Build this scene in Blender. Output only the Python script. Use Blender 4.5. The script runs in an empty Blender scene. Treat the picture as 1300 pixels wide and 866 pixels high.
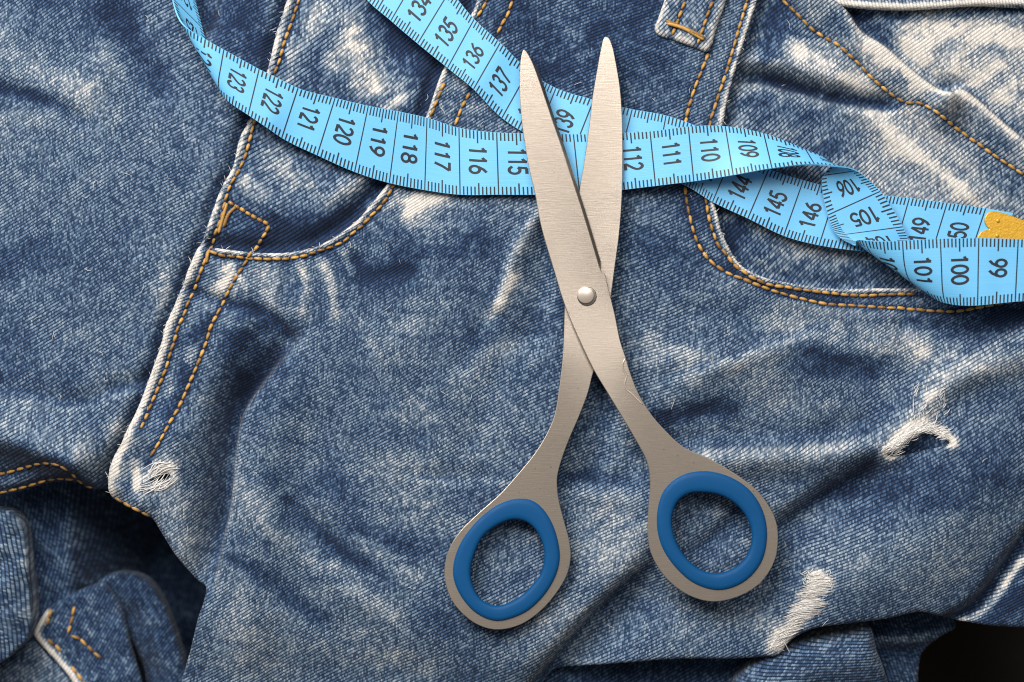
import bpy, bmesh, math, random
import numpy as np
from mathutils import Vector, Matrix, Euler
from mathutils.geometry import delaunay_2d_cdt

random.seed(7)
rng = np.random.default_rng(11)
import time; _t0 = time.time()
S = 0.213e-3            # metres per unit of the plan drawing (one unit = 0.213 mm)
CAM_H = 0.70            # camera height above the cloth
HU = CAM_H / S

# ------------------------------------------------------------------ camera, world, lights
sc = bpy.context.scene
C = sc.collection
cam_d = bpy.data.cameras.new('camera'); cam = bpy.data.objects.new('camera', cam_d); C.objects.link(cam)
cam.location = (0, 0, CAM_H); cam.rotation_euler = (0, 0, 0)
cam_d.sensor_width = 36.0
cam_d.lens = 36.0 * CAM_H / (1300 * S)
cam_d.clip_start = 0.01; cam_d.clip_end = 20
cam_d.dof.use_dof = True
cam_d.dof.focus_distance = CAM_H - 14 * S
cam_d.dof.aperture_fstop = 5.0
sc.camera = cam
sc.cycles.filter_width = 1.1

w = bpy.data.worlds.new('World'); sc.world = w; w.use_nodes = True
bg = w.node_tree.nodes['Background']
bg.inputs[0].default_value = (1.0, 0.95, 0.90, 1); bg.inputs[1].default_value = 0.145

def area(name, loc, target, size, power, col):
    d = bpy.data.lights.new(name, 'AREA'); d.shape = 'DISK'; d.size = size; d.energy = power; d.color = col
    o = bpy.data.objects.new(name, d); C.objects.link(o); o.location = loc
    o.rotation_euler = (Vector(target) - Vector(loc)).to_track_quat('-Z', 'Y').to_euler()
area('softbox_key', (-0.34, 0.52, 0.60), (0, 0, 0), 0.58, 12.5, (1.0, 0.97, 0.93))
area('overhead_fill', (0.12, 0.44, 1.0), (0, 0, 0), 0.44, 4.2, (1.0, 0.96, 0.92))  # overhead fill added for reflections on the steel and softer shade

sc.view_settings.view_transform = 'Standard'; sc.view_settings.look = 'None'
sc.view_settings.gamma = 1.0; sc.view_settings.exposure = -0.02
sc.view_settings.use_curve_mapping = False

# ------------------------------------------------------------------ helpers
def P(x, y, z=0.0, f=1.0):
    return ((x - 650) * S * f, (433 - y) * S * f, z * S)

def catmull(pts, step=4.0, closed=False):
    p = np.array(pts, float)
    n = len(p)
    out = []
    rngn = n if closed else n - 1
    for i in range(rngn):
        if closed:
            p0, p1, p2, p3 = p[(i-1) % n], p[i], p[(i+1) % n], p[(i+2) % n]
        else:
            p1, p2 = p[i], p[i+1]
            p0 = p[i-1] if i > 0 else 2*p1 - p2
            p3 = p[i+2] if i + 2 < n else 2*p2 - p1
        L = np.linalg.norm((p2 - p1)[:2])
        k = max(1, int(math.ceil(L / step)))
        d0 = max(1e-6, np.linalg.norm((p1-p0)[:2])) ** .5
        d1 = max(1e-6, L) ** .5
        d2 = max(1e-6, np.linalg.norm((p3-p2)[:2])) ** .5
        m1 = (p1-p0)/d0 - (p2-p0)/(d0+d1) + (p2-p1)/d1
        m2 = (p2-p1)/d1 - (p3-p1)/(d1+d2) + (p3-p2)/d2
        m1 *= d1; m2 *= d1
        for j in range(k):
            t = j / k
            out.append((2*t**3-3*t**2+1)*p1 + (t**3-2*t**2+t)*m1 + (-2*t**3+3*t**2)*p2 + (t**3-t**2)*m2)
    if not closed: out.append(p[-1])
    return np.array(out)

def nearest(X, Y, pl, closed=False):
    """distance, signed side (+ = right of travel, y down) and arc parameter 0..n to a polyline"""
    best = np.full(X.shape, 1e18); side = np.zeros(X.shape); par = np.zeros(X.shape)
    n = len(pl); m = n if closed else n - 1
    for i in range(m):
        a = pl[i]; b = pl[(i+1) % n]
        dx, dy = b[0]-a[0], b[1]-a[1]
        L2 = dx*dx + dy*dy
        if L2 < 1e-9: continue
        t = np.clip(((X-a[0])*dx + (Y-a[1])*dy)/L2, 0, 1)
        qx = X - a[0] - t*dx; qy = Y - a[1] - t*dy
        d2 = qx*qx + qy*qy
        u = d2 < best
        best = np.where(u, d2, best); par = np.where(u, i + t, par)
        side = np.where(u, (dx*qy - dy*qx)/math.sqrt(L2), side)
    d = np.sqrt(best)
    return d, side/np.maximum(d, 1e-6), par

def inside(X, Y, poly):
    r = np.zeros(X.shape, bool)
    n = len(poly)
    if X.size < 64:
        p = np.asarray(poly, float)[:, :2]; q = np.roll(p, -1, 0)
        x, y = X.reshape(-1, 1), Y.reshape(-1, 1)
        dy = np.where(q[:, 1] == p[:, 1], 1e-9, q[:, 1]-p[:, 1])
        c = ((p[:, 1] > y) != (q[:, 1] > y)) & (x < (q[:, 0]-p[:, 0])*(y-p[:, 1])/dy + p[:, 0])
        return (c.sum(1) % 2 == 1).reshape(X.shape)
    for i in range(n):
        x1, y1 = poly[i][:2]; x2, y2 = poly[(i+1) % n][:2]
        if y1 == y2: continue
        c = ((y1 > Y) != (y2 > Y)) & (X < (x2-x1)*(Y-y1)/(y2-y1) + x1)
        r ^= c
    return r

_tab = rng.random((256, 256))
def vnoise(X, Y):
    xi = np.floor(X).astype(int); yi = np.floor(Y).astype(int)
    fx = X - xi; fy = Y - yi
    fx = fx*fx*(3-2*fx); fy = fy*fy*(3-2*fy)
    g = lambda a, b: _tab[a & 255, b & 255]
    return (g(xi, yi)*(1-fx) + g(xi+1, yi)*fx)*(1-fy) + (g(xi, yi+1)*(1-fx) + g(xi+1, yi+1)*fx)*fy
def fbm(X, Y, o=4):
    r = 0; a = .5; s = 0
    for k in range(o):
        r = r + a*vnoise(X*2**k + 17.3*k, Y*2**k + 9.1*k); s += a; a *= .55
    return r/s - .5

class Raster:
    """a sampled field over a rectangle, read back with bilinear interpolation"""
    def __init__(s, x0, y0, x1, y1, h):
        s.x0, s.y0, s.h = x0, y0, h
        s.nx = int((x1-x0)/h)+2; s.ny = int((y1-y0)/h)+2
        s.X, s.Y = np.meshgrid(x0+np.arange(s.nx)*h, y0+np.arange(s.ny)*h)
        s.a = None
    def __call__(s, x, y):
        fx = np.clip((np.asarray(x, float)-s.x0)/s.h, 0, s.nx-1.001); fy = np.clip((np.asarray(y, float)-s.y0)/s.h, 0, s.ny-1.001)
        i = fx.astype(int); j = fy.astype(int); u = fx-i; v = fy-j; a = s.a
        return (a[j, i]*(1-u)+a[j, i+1]*u)*(1-v) + (a[j+1, i]*(1-u)+a[j+1, i+1]*u)*v
def edge_distance(loops, far=22):
    """distance to the outline(s), known only near them"""
    A = np.concatenate(loops)
    r = Raster(A[:, 0].min()-8, A[:, 1].min()-8, A[:, 0].max()+8, A[:, 1].max()+8, 1.0)
    r.a = np.full((r.ny, r.nx), float(far)**2)
    for L in loops:
        n = len(L)
        for k in range(n):
            a, b = L[k], L[(k+1) % n]
            i0 = max(0, int(min(a[0], b[0])-far-r.x0)); i1 = min(r.nx, int(max(a[0], b[0])+far-r.x0)+1)
            j0 = max(0, int(min(a[1], b[1])-far-r.y0)); j1 = min(r.ny, int(max(a[1], b[1])+far-r.y0)+1)
            X = r.X[j0:j1, i0:i1]; Y = r.Y[j0:j1, i0:i1]
            dx, dy = b[0]-a[0], b[1]-a[1]; L2 = max(1e-9, dx*dx+dy*dy)
            t = np.clip(((X-a[0])*dx+(Y-a[1])*dy)/L2, 0, 1)
            d2 = (X-a[0]-t*dx)**2 + (Y-a[1]-t*dy)**2
            np.minimum(r.a[j0:j1, i0:i1], d2, out=r.a[j0:j1, i0:i1])
    r.a = np.sqrt(r.a)
    return r

def stroke(X, Y, pts, amp, wr, wl=None, step=8, taper=0.0):
    """bell-shaped ridge along a line; wr / wl are its widths right and left of travel"""
    if wl is None: wl = wr
    pl = catmull(pts, step) if len(pts) > 2 else np.array(pts, float)
    x0, x1 = pl[:, 0].min(), pl[:, 0].max(); y0, y1 = pl[:, 1].min(), pl[:, 1].max()
    m = 2.6*max(wr, wl)
    sel = (X > x0-m) & (X < x1+m) & (Y > y0-m) & (Y < y1+m)
    out = np.zeros(X.shape)
    if not sel.any(): return out
    d, s, t = nearest(X[sel], Y[sel], pl)
    q = np.clip(s*.5 + .5, 0, 1)
    ww = wl + (wr - wl)*q
    v = amp*np.exp(-(d/ww)**2)
    if taper:
        e = np.clip(np.minimum(t, len(pl)-1-t)/((len(pl)-1)*taper), 0, 1); v = v*e*e*(3-2*e)
    out[sel] = v
    return out

# ------------------------------------------------------------------ materials
def new_mat(name):
    m = bpy.data.materials.new(name); m.use_nodes = True
    return m, m.node_tree, m.node_tree.nodes['Principled BSDF']

class G:
    """tiny node-graph builder"""
    def __init__(s, nt): s.nt = nt
    def n(s, t, **kw):
        nd = s.nt.nodes.new(t)
        for k, v in kw.items(): setattr(nd, k, v)
        return nd
    def put(s, sock, v):
        if isinstance(v, bpy.types.NodeSocket): s.nt.links.new(v, sock)
        elif v is not None: sock.default_value = v
    def m(s, op, a, b=None, c=None, clamp=False):
        nd = s.n('ShaderNodeMath', operation=op, use_clamp=clamp)
        s.put(nd.inputs[0], a); s.put(nd.inputs[1], b)
        if c is not None: s.put(nd.inputs[2], c)
        return nd.outputs[0]
    def mix(s, f, a, b, mode='MIX'):
        nd = s.n('ShaderNodeMix', data_type='RGBA', blend_type=mode)
        s.put(nd.inputs[0], f); s.put(nd.inputs[6], a); s.put(nd.inputs[7], b)
        return nd.outputs[2]
    def ramp(s, v, lo, hi):
        nd = s.n('ShaderNodeMapRange', interpolation_type='SMOOTHSTEP')
        s.put(nd.inputs[0], v); nd.inputs[1].default_value = lo; nd.inputs[2].default_value = hi
        return nd.outputs[0]
    def noise(s, vec, scale, detail=2.0, rough=.5):
        nd = s.n('ShaderNodeTexNoise'); s.put(nd.inputs['Vector'], vec)
        nd.inputs['Scale'].default_value = scale; nd.inputs['Detail'].default_value = detail
        nd.inputs['Roughness'].default_value = rough
        return nd.outputs[0]
    def xyz(s, a, b, c=0.0):
        nd = s.n('ShaderNodeCombineXYZ'); s.put(nd.inputs[0], a); s.put(nd.inputs[1], b); s.put(nd.inputs[2], c)
        return nd.outputs[0]

def denim_material():
    m, nt, bs = new_mat('denim'); g = G(nt)
    uv = g.n('ShaderNodeUVMap', uv_map='weave').outputs[0]
    wear_shade = g.n('ShaderNodeAttribute', attribute_name='wear_shade').outputs['Fac']
    # slightly uneven yarns
    nd = g.n('ShaderNodeTexNoise'); g.put(nd.inputs['Vector'], uv); nd.inputs['Scale'].default_value = .045; nd.inputs['Detail'].default_value = 2
    sep = g.n('ShaderNodeSeparateXYZ'); g.put(sep.inputs[0], uv)
    sn = g.n('ShaderNodeSeparateColor'); g.put(sn.inputs[0], nd.outputs['Color'])
    u = g.m('ADD', sep.outputs[0], g.m('MULTIPLY', g.m('SUBTRACT', sn.outputs[0], .5), 2.0))
    v = g.m('ADD', sep.outputs[1], g.m('MULTIPLY', g.m('SUBTRACT', sn.outputs[1], .5), 2.6))
    u1 = g.m('DIVIDE', u, 2.15)
    i = g.m('FLOOR', u1); fu = g.m('FRACT', u1)
    # the twill line climbs from warp thread to warp thread; half smooth, half stepped
    us = g.m('ADD', g.m('MULTIPLY', u, .55), g.m('MULTIPLY', g.m('ADD', i, .5), 2.15*.45))
    p = g.m('SUBTRACT', g.m('DIVIDE', v, 4.7), g.m('MULTIPLY', us, .118))
    j = g.m('FLOOR', p); fp = g.m('FRACT', p)
    wn = g.n('ShaderNodeTexWhiteNoise', noise_dimensions='2D'); g.put(wn.inputs['Vector'], g.xyz(i, j))
    r = wn.outputs['Value']
    pu = g.m('SINE', g.m('MULTIPLY', fu, math.pi))
    pp = g.ramp(g.m('SINE', g.m('MULTIPLY', fp, math.pi)), .18, .88)
    b = g.m('MULTIPLY', g.m('MULTIPLY_ADD', pu, .35, .65), pp)
    yarn = g.m('MULTIPLY', b, g.m('MULTIPLY_ADD', r, .62, .60))
    soft = g.ramp(g.noise(g.xyz(sep.outputs[0], sep.outputs[1], 3.0), .021, 3), .40, .68)
    yarn = g.m('ADD', g.m('MULTIPLY', yarn, g.m('MULTIPLY_ADD', soft, -.42, 1.0)), g.m('MULTIPLY', g.m('MULTIPLY_ADD', r, .34, .06), soft))
    yarn = g.m('MINIMUM', yarn, 1.0)
    # mottled wash, streaks along the warp
    mot = g.noise(uv, .035, 5, .62)
    st = g.noise(g.xyz(g.m('MULTIPLY', sep.outputs[0], .22), g.m('MULTIPLY', sep.outputs[1], .035)), 1.0, 3, .6)
    tex = g.m('MULTIPLY_ADD', g.m('SUBTRACT', mot, .5), .36, g.m('MULTIPLY', g.m('SUBTRACT', st, .5), .34))
    we = g.m('MULTIPLY_ADD', g.m('ADD', wear_shade, tex), 1.32, -.155)
    we2 = g.m('ADD', we, g.m('MULTIPLY', g.m('SUBTRACT', r, .5), .30))
    cr = g.n('ShaderNodeValToRGB'); g.put(cr.inputs[0], we2)
    e = cr.color_ramp.elements
    e[0].position = 0.0; e[0].color = (.018, .040, .098, 1)
    e[1].position = 1.0; e[1].color = (.72, .70, .67, 1)
    for pos, c in ((.25, (.054, .106, .208, 1)), (.5, (.188, .270, .372, 1)), (.75, (.45, .49, .53, 1))):
        el = e.new(pos); el.color = c
    gr = g.n('ShaderNodeValToRGB'); g.put(gr.inputs[0], we)
    e = gr.color_ramp.elements
    e[0].position = 0.0; e[0].color = (.004, .007, .018, 1)
    e[1].position = 1.0; e[1].color = (.46, .42, .37, 1)
    for pos, c in ((.45, (.008, .017, .040, 1)), (.8, (.062, .082, .115, 1))):
        el = e.new(pos); el.color = c
    col = g.mix(yarn, gr.outputs[0], cr.outputs[0])
    g.put(bs.inputs['Base Color'], col)
    bs.inputs['Roughness'].default_value = .92
    bs.inputs['Specular IOR Level'].default_value = .15
    bs.inputs['Sheen Weight'].default_value = .12
    bs.inputs['Sheen Roughness'].default_value = .5
    bp = g.n('ShaderNodeBump'); bp.inputs['Strength'].default_value = .55; bp.inputs['Distance'].default_value = 1.0*S
    g.put(bp.inputs['Height'], g.m('ADD', b, g.m('MULTIPLY', mot, .8)))
    g.put(bs.inputs['Normal'], bp.outputs[0])
    return m
DENIM = denim_material()

def thread_material(name, c0, c1, rough=.6, scale=9000):
    m, nt, bs = new_mat(name); g = G(nt)
    oi = g.n('ShaderNodeObjectInfo').outputs['Random']
    tc = g.n('ShaderNodeTexCoord').outputs['Object']
    f = g.m('ADD', g.noise(tc, scale, 2), g.m('MULTIPLY', g.m('SUBTRACT', oi, .5), .7), clamp=True)
    g.put(bs.inputs['Base Color'], g.mix(f, c0, c1))
    bs.inputs['Roughness'].default_value = rough
    bs.inputs['Sheen Weight'].default_value = .1
    return m
GOLD = thread_material('gold_thread', (.13, .058, .009, 1), (.62, .345, .080, 1), .5, 2600)
WHITE = thread_material('white_thread', (.58, .56, .54, 1), (.84, .81, .78, 1), .85, 2000)

# ------------------------------------------------------------------ jeans
def empty(name, loc=(0, 0, 0)):
    o = bpy.data.objects.new(name, None); C.objects.link(o); o.location = loc
    o.empty_display_size = .01
    return o
jeans = empty('jeans')
jeans['label'] = 'faded blue denim jeans with gold seams and torn white rips, under the scissors'
jeans['category'] = 'jeans'

# lines of the cut
FLY = [(372, -26), (364, 0), (350, 45), (340, 85), (327, 118), (317, 150), (304, 175), (295, 212), (282, 236), (270, 266), (255, 308),
       (247, 323), (232, 361), (220, 391), (209, 416), (206, 432), (195, 464), (182, 500), (172, 527), (166, 542), (158, 562),
       (147, 584), (141, 612), (142, 625)]
FLY_TOP = FLY[:12]; FLY_LOW = FLY[11:]
ROW1 = [(384, -16), (379, 0), (371, 25), (362, 50), (355, 75), (345, 100), (332, 130), (321, 160), (316, 180), (310, 200), (302, 218), (291, 238),
        (286, 254), (280, 278), (272, 298), (266, 316), (260, 331), (254, 346), (246, 368), (240, 381), (234, 398), (226, 416), (222, 430),
        (216, 449), (210, 469), (200, 494), (192, 514), (184, 537), (180, 546)]
BOX = [(289, 256), (305, 265), (325, 277), (341, 285)]
ROW2 = [(341, 285), (338, 294), (325, 312), (318, 322), (313, 331), (306, 342), (299, 353), (293, 363), (287, 375), (282, 385), (276, 398), (267, 416),
        (262, 434), (255, 452), (246, 474), (236, 497), (226, 520), (217, 537), (207, 557), (197, 574), (191, 588)]
PL_EDGE = [(618, -24), (600, 15), (580, 55), (560, 94), (541, 147), (517, 198), (489, 237), (472, 258), (454, 279), (431, 297), (408, 310), (396, 315),
           (362, 321), (327, 321), (297, 318), (272, 315)]
PL_ROW1 = [(625, -20), (615, 6), (607, 20), (585, 62), (561, 112), (552, 135), (547, 147), (525, 195), (498, 238), (491, 251), (482, 263), (472, 273), (461, 285), (449, 295),
           (435, 307), (422, 313), (401, 320), (385, 325), (366, 328), (343, 329), (320, 328), (297, 326), (281, 324), (267, 319)]
PL_ROW2 = [(660, -20), (650, 2), (645, 17), (637, 31), (632, 42), (612, 83), (594, 122), (587, 135), (582, 147), (574, 170)]
PR_EDGE = [(968, -24), (960, 5), (947, 45), (937, 78), (927, 112), (920, 145), (913, 185), (907, 225), (907, 258), (912, 275), (917, 296), (924, 311), (932, 326),
           (942, 338), (955, 346), (973, 353), (1012, 361), (1037, 365), (1075, 367), (1115, 366), (1150, 366), (1200, 363), (1340, 355)]
PR_ROW1 = [(955, -20), (949, 0), (940, 30), (930, 65), (922, 92), (912, 122), (902, 155), (897, 200), (896, 235), (897, 258), (900, 276), (906, 296), (912, 311), (922, 323),
           (932, 336), (945, 346), (960, 355), (975, 361), (1000, 365), (1050, 372), (1087, 375), (1125, 374), (1170, 373)]
PR_ROW2 = [(900, 66), (890, 92), (882, 112), (876, 132), (871, 152), (867, 200), (870, 241), (874, 266), (880, 291), (886, 308), (897, 326), (910, 338), (925, 347),
           (940, 353), (970, 365), (1000, 375), (1025, 381), (1050, 386), (1080, 388), (1115, 390), (1150, 392), (1187, 395), (1215, 395), (1245, 390), (1290, 382)]
PLEAT_ROW = [(985, -10), (1000, 4), (1015, 20), (1032, 37), (1050, 49), (1065, 58), (1078, 70), (1090, 81), (1105, 97), (1120, 110), (1135, 121), (1150, 130), (1165, 131), (1178, 137),
             (1200, 152), (1222, 167), (1245, 183), (1270, 201), (1310, 228)]
HEM1 = [(-20, 606), (5, 601), (30, 594), (52, 588), (75, 588), (88, 594), (97, 604), (101, 612)]
HEM2 = [(-20, 631), (0, 626), (25, 620), (55, 611), (80, 608), (98, 610), (106, 618), (125, 619), (142, 626), (160, 636), (178, 645), (195, 655)]

RIP1 = [(1124, 577), (1138, 568), (1150, 558), (1163, 551), (1176, 549), (1188, 553), (1200, 561), (1190, 566), (1170, 571), (1145, 577)]
HOLE = [(194, 609), (203, 605), (212, 601), (218, 603), (213, 608), (203, 611)]

# ---- height of each cloth part, in drawing units
def z_front(X, Y):
    z = 5.0*fbm(X/150, Y/150, 3) + 2.0*fbm(X/45+5, Y/45, 2)
    a = lambda *k, **q: stroke(X, Y, *k, **q)
    # big fold beside the crotch: raised right-hand cloth, deep valley at its left
    z += a([(400, 405), (345, 465), (303, 525), (293, 580), (287, 640), (275, 700), (263, 775)], -66, 30, 5, taper=.3)
    z += a([(360, 500), (335, 570), (325, 660), (310, 760), (300, 870)], 16, 60, 42)
    z += a([(215, 560), (210, 620), (235, 690)], 22, 38, 34)
    z += a([(164, 556), (158, 600), (172, 634)], 26, 30, 26)
    # knuckle crease left of the blades
    z += a([(692, 262), (664, 300), (645, 345), (633, 385)], 9, 8, 14)
    z += a([(700, 300), (690, 360), (680, 420)], -13, 22, 14)
    z += a([(600, 300), (560, 380), (500, 440)], 4, 40, 40)
    z += a([(655, 440), (620, 500), (600, 560)], -5, 26, 22)
    z += a([(620, 400), (585, 460)], -4, 12, 12)
    # puckers under the pocket seam
    for q in ([(378, 333), (388, 360), (384, 395)], [(408, 332), (420, 362), (424, 395)], [(434, 318), (446, 345)],
              [(352, 334), (350, 370)], [(470, 285), (492, 305)], [(300, 345), (312, 368)]):
        z += a(q, 3.2, 6, 7)
    z += a([(236, 366), (262, 378), (300, 388), (345, 402), (368, 430)], -8, 9, 9)
    z += a([(330, 420), (300, 470), (305, 500)], -8, 16, 14)
    z += a([(455, 330), (470, 350), (520, 345)], -5, 12, 10)
    # right-hand thigh: diagonal waves, the rip, the big bulge
    z += a([(770, 560), (850, 500), (1000, 452), (1150, 420)], 6, 34, 30)
    z += a([(800, 590), (880, 545), (1000, 520)], -6, 30, 30)
    z += a([(850, 566), (930, 562), (1040, 557), (1100, 545)], -13, 10, 22)
    z += a([(900, 585), (980, 580), (1060, 575), (1130, 548), (1180, 500), (1230, 470), (1310, 445)], 21, 24, 20)
    z += a([(1134, 572), (1090, 606), (1045, 634), (1005, 662), (960, 690)], -34, 14, 46, taper=.3)
    z += a([(1230, 600), (1160, 690), (1080, 730)], 36, 90, 80)
    z += a([(1290, 500), (1330, 640)], 22, 90, 90)
    z += a([(940, 352), (1050, 392), (1200, 405)], 3, 14, 10)
    z += a([(1150, 410), (1240, 420), (1320, 398)], -10, 16, 16)
    # outer seam low at the right
    z += a([(1205, 788), (1228, 778), (1255, 752), (1275, 722), (1300, 680)], -26, 16, 10)
    z += a([(1222, 789), (1244, 780), (1268, 754), (1287, 724), (1312, 692)], 8, 6, 6)
    # fold that runs below and between the two finger rings
    z += a([(640, 920), (692, 860), (752, 790), (818, 728), (850, 708)], -40, 46, 9, taper=.3)
    z += a([(860, 715), (905, 690), (935, 660), (950, 620)], -14, 16, 14, taper=.3)
    z += a([(700, 606), (760, 612), (815, 606)], -7, 12, 12, taper=.3)
    z += a([(500, 600), (570, 608), (660, 606)], -5, 5, 16, taper=.4)
    z += a([(350, 612), (395, 668), (440, 705), (495, 738)], -4.5, 14, 12, taper=.3)
    z += a([(290, 690), (350, 742), (410, 790), (470, 830)], -4.5, 16, 14, taper=.3)
    z += a([(300, 620), (370, 690), (430, 745), (520, 800)], 6, 16, 18, taper=.3)
    z += a([(1010, 428), (1070, 446), (1150, 442)], 4, 12, 14, taper=.3)
    z += a([(820, 535), (880, 526), (940, 512)], -6, 14, 14, taper=.3)
    z += a([(800, 470), (880, 452), (960, 455)], 5, 16, 16, taper=.3)
    z += a([(840, 400), (900, 395), (980, 418)], -4, 14, 14, taper=.3)
    z += a([(1180, 494), (1215, 466), (1260, 438), (1325, 404)], 8, 22, 8, taper=.2)
    z += a([(830, 494), (920, 463), (1010, 432), (1085, 416)], 7, 16, 7, taper=.3)
    z += a([(880, 578), (980, 575), (1070, 562)], 2, 8, 9, taper=.3)
    z += a([(650, 850), (715, 790), (790, 715), (850, 640)], 13, 20, 48)
    z += a([(885, 705), (915, 690), (950, 660)], 5, 12, 10)
    z += a([(860, 760), (960, 750), (1010, 700)], -8, 40, 40)
    z += a([(770, 480), (765, 560), (750, 600)], -14, 22, 18)
    z += a([(745, 620), (800, 635)], 6, 14, 14)
    # soft ripples at the bottom left
    z += a([(380, 650), (440, 760), (470, 870)], -3, 26, 26)
    z += a([(430, 640), (500, 740), (560, 850)], 6, 30, 26)
    z += a([(250, 880), (420, 880), (620, 880)], -26, 60, 60)
    # top centre
    z += a([(700, 20), (690, 90)], -5, 30, 30)
    z += a([(820, 60), (760, 110)], 5, 26, 26)
    # seams: stitched grooves and thicker folded edges
    for r_ in (ROW1, ROW2[2:], PL_ROW1, PL_ROW2, PR_ROW1, PR_ROW2):
        z += a(r_, -2.6, 3.6, 3.6)
    z += a(FLY_LOW, 5, 9, 9)
    z += a(PL_EDGE, 6.5, 8, 8)
    z += a(PR_EDGE, 6.0, 8, 8)
    z += a(RIP1[:7], 9, 14, 14)
    z += a([(150, 590), (150, 615)], 10, 16, 16)
    return z

def z_left(X, Y):
    z = -9 + 6.0*fbm(X/140+3, Y/140, 3) + 2*fbm(X/40, Y/40+7, 2)
    a = lambda *k, **q: stroke(X, Y, *k, **q)
    # roll at the crotch, lit on its upper slope
    z += a([(-60, 556), (0, 552), (50, 566), (92, 584)], 52, 26, 40)
    z += a([(-40, 498), (30, 500), (80, 512), (110, 508), (150, 492), (180, 484)], -8, 8, 14)
    z += a(FLY, -14, 12, 14)
    z += a([(290, -10), (330, 60)], -12, 26, 20)
    z += a([(0, 110), (60, 128), (100, 150)], -5, 12, 10)
    z += a([(0, 80), (90, 120), (120, 100)], 4, 26, 26)
    z += a([(150, 20), (170, 70), (200, 110)], -7, 26, 22)
    z += a([(250, -30), (258, 20)], -36, 20, 22)
    z += a([(180, 340), (210, 400)], 4, 14, 14)
    z += a([(120, 500), (60, 460)], 3, 20, 20)
    for r_ in (HEM1, HEM2): z += a(r_, -3, 4, 4)
    z += a([(x, y+6) for x, y in HEM2[:7]], -14, 14, 10)
    z += a([(185, 540), (160, 580), (148, 620)], -16, 16, 16)
    return z

def z_coin(X, Y):
    z = -3 + 4*fbm(X/90, Y/90+2, 3) + 2.0*fbm(X/30, Y/30, 2)
    a = lambda *k, **q: stroke(X, Y, *k, **q)
    z += a(FLY_TOP, 5, 9, 9)
    z += a(ROW1[:16], -2.6, 3.6, 3.6)
    z += a([(x-6, y-7) for x, y in PL_EDGE], -11, 9, 15)
    z += a([(355, 300), (400, 298), (440, 275), (470, 240)], -7, 12, 12)
    z += a([(370, 60), (400, 120)], 5, 20, 20)
    z += a([(430, 30), (460, 90)], 6, 26, 20)
    z += a([(500, 60), (540, 60)], -7, 26, 26)
    z += a([(310, 232), (345, 262)], 6, 14, 14)
    z += a([(420, 250), (455, 225)], 5, 14, 14)
    z += a(BOX, -2, 3, 3)
    return z

def z_facing(X, Y):
    z = -10 + 5*fbm(X/110+8, Y/110, 3) + 2*fbm(X/36, Y/36, 2)
    a = lambda *k, **q: stroke(X, Y, *k, **q)
    # stitched pleat: sharp lip towards the upper right, long slope towards the lower left
    lip = [(1040, -10), (1070, 14), (1090, 42), (1120, 62), (1150, 88), (1182, 112), (1200, 121)]
    lip2 = [(1200, 121), (1215, 115), (1232, 124), (1262, 150), (1310, 190)]
    z += a(lip, 27, 36, 4.5)
    z += a(lip2, 21, 28, 4.5)
    z += a([(x+9, y-8) for x, y in lip], -12, 6, 14)
    z += a([(x+9, y-8) for x, y in lip2], -8, 6, 14)
    z += a([(920, 92), (975, 100), (1020, 112), (1060, 122), (1105, 131), (1150, 133)], -26, 8, 12, taper=.15)
    z += a([(940, 70), (1000, 80), (1060, 100)], 8, 12, 20)
    z += a([(1090, 136), (1130, 168), (1180, 210), (1230, 250)], 7, 13, 12)
    z += a([(1060, 140), (1100, 180), (1140, 220)], -4, 14, 14)
    z += a(PLEAT_ROW, -2.5, 3.4, 3.4)
    z += a([(x+5, y-2) for x, y in PR_EDGE[:9]], -9, 10, 10)
    z += a([(x+2, y-5) for x, y in PR_EDGE[9:]], -7, 8, 12)
    z += a([(940, 300), (1000, 330), (1080, 340)], -5, 30, 26)
    z += a([(985, 10), (960, 60)], -7, 18, 18)
    return z

# ---- dye wear, with some painted light and shade (0 raw indigo .. 1 white)
def strokes_sum(X, Y, lst):
    r = np.zeros(X.shape)
    c_, s_ = math.cos(.52), math.sin(.52)
    A = X*c_ - Y*s_; B2 = X*s_ + Y*c_
    n = 1 + 1.1*fbm(X/18, Y/18, 2) + 1.5*fbm(A/34, B2/6, 2)
    for k in lst:
        pts, amp, wd = k[:3]
        wl = k[3] if len(k) > 3 else wd
        r += 1.0*stroke(X, Y, pts, amp, wd, wl)*(n if abs(amp) < .6 else 1)
    return r

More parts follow.
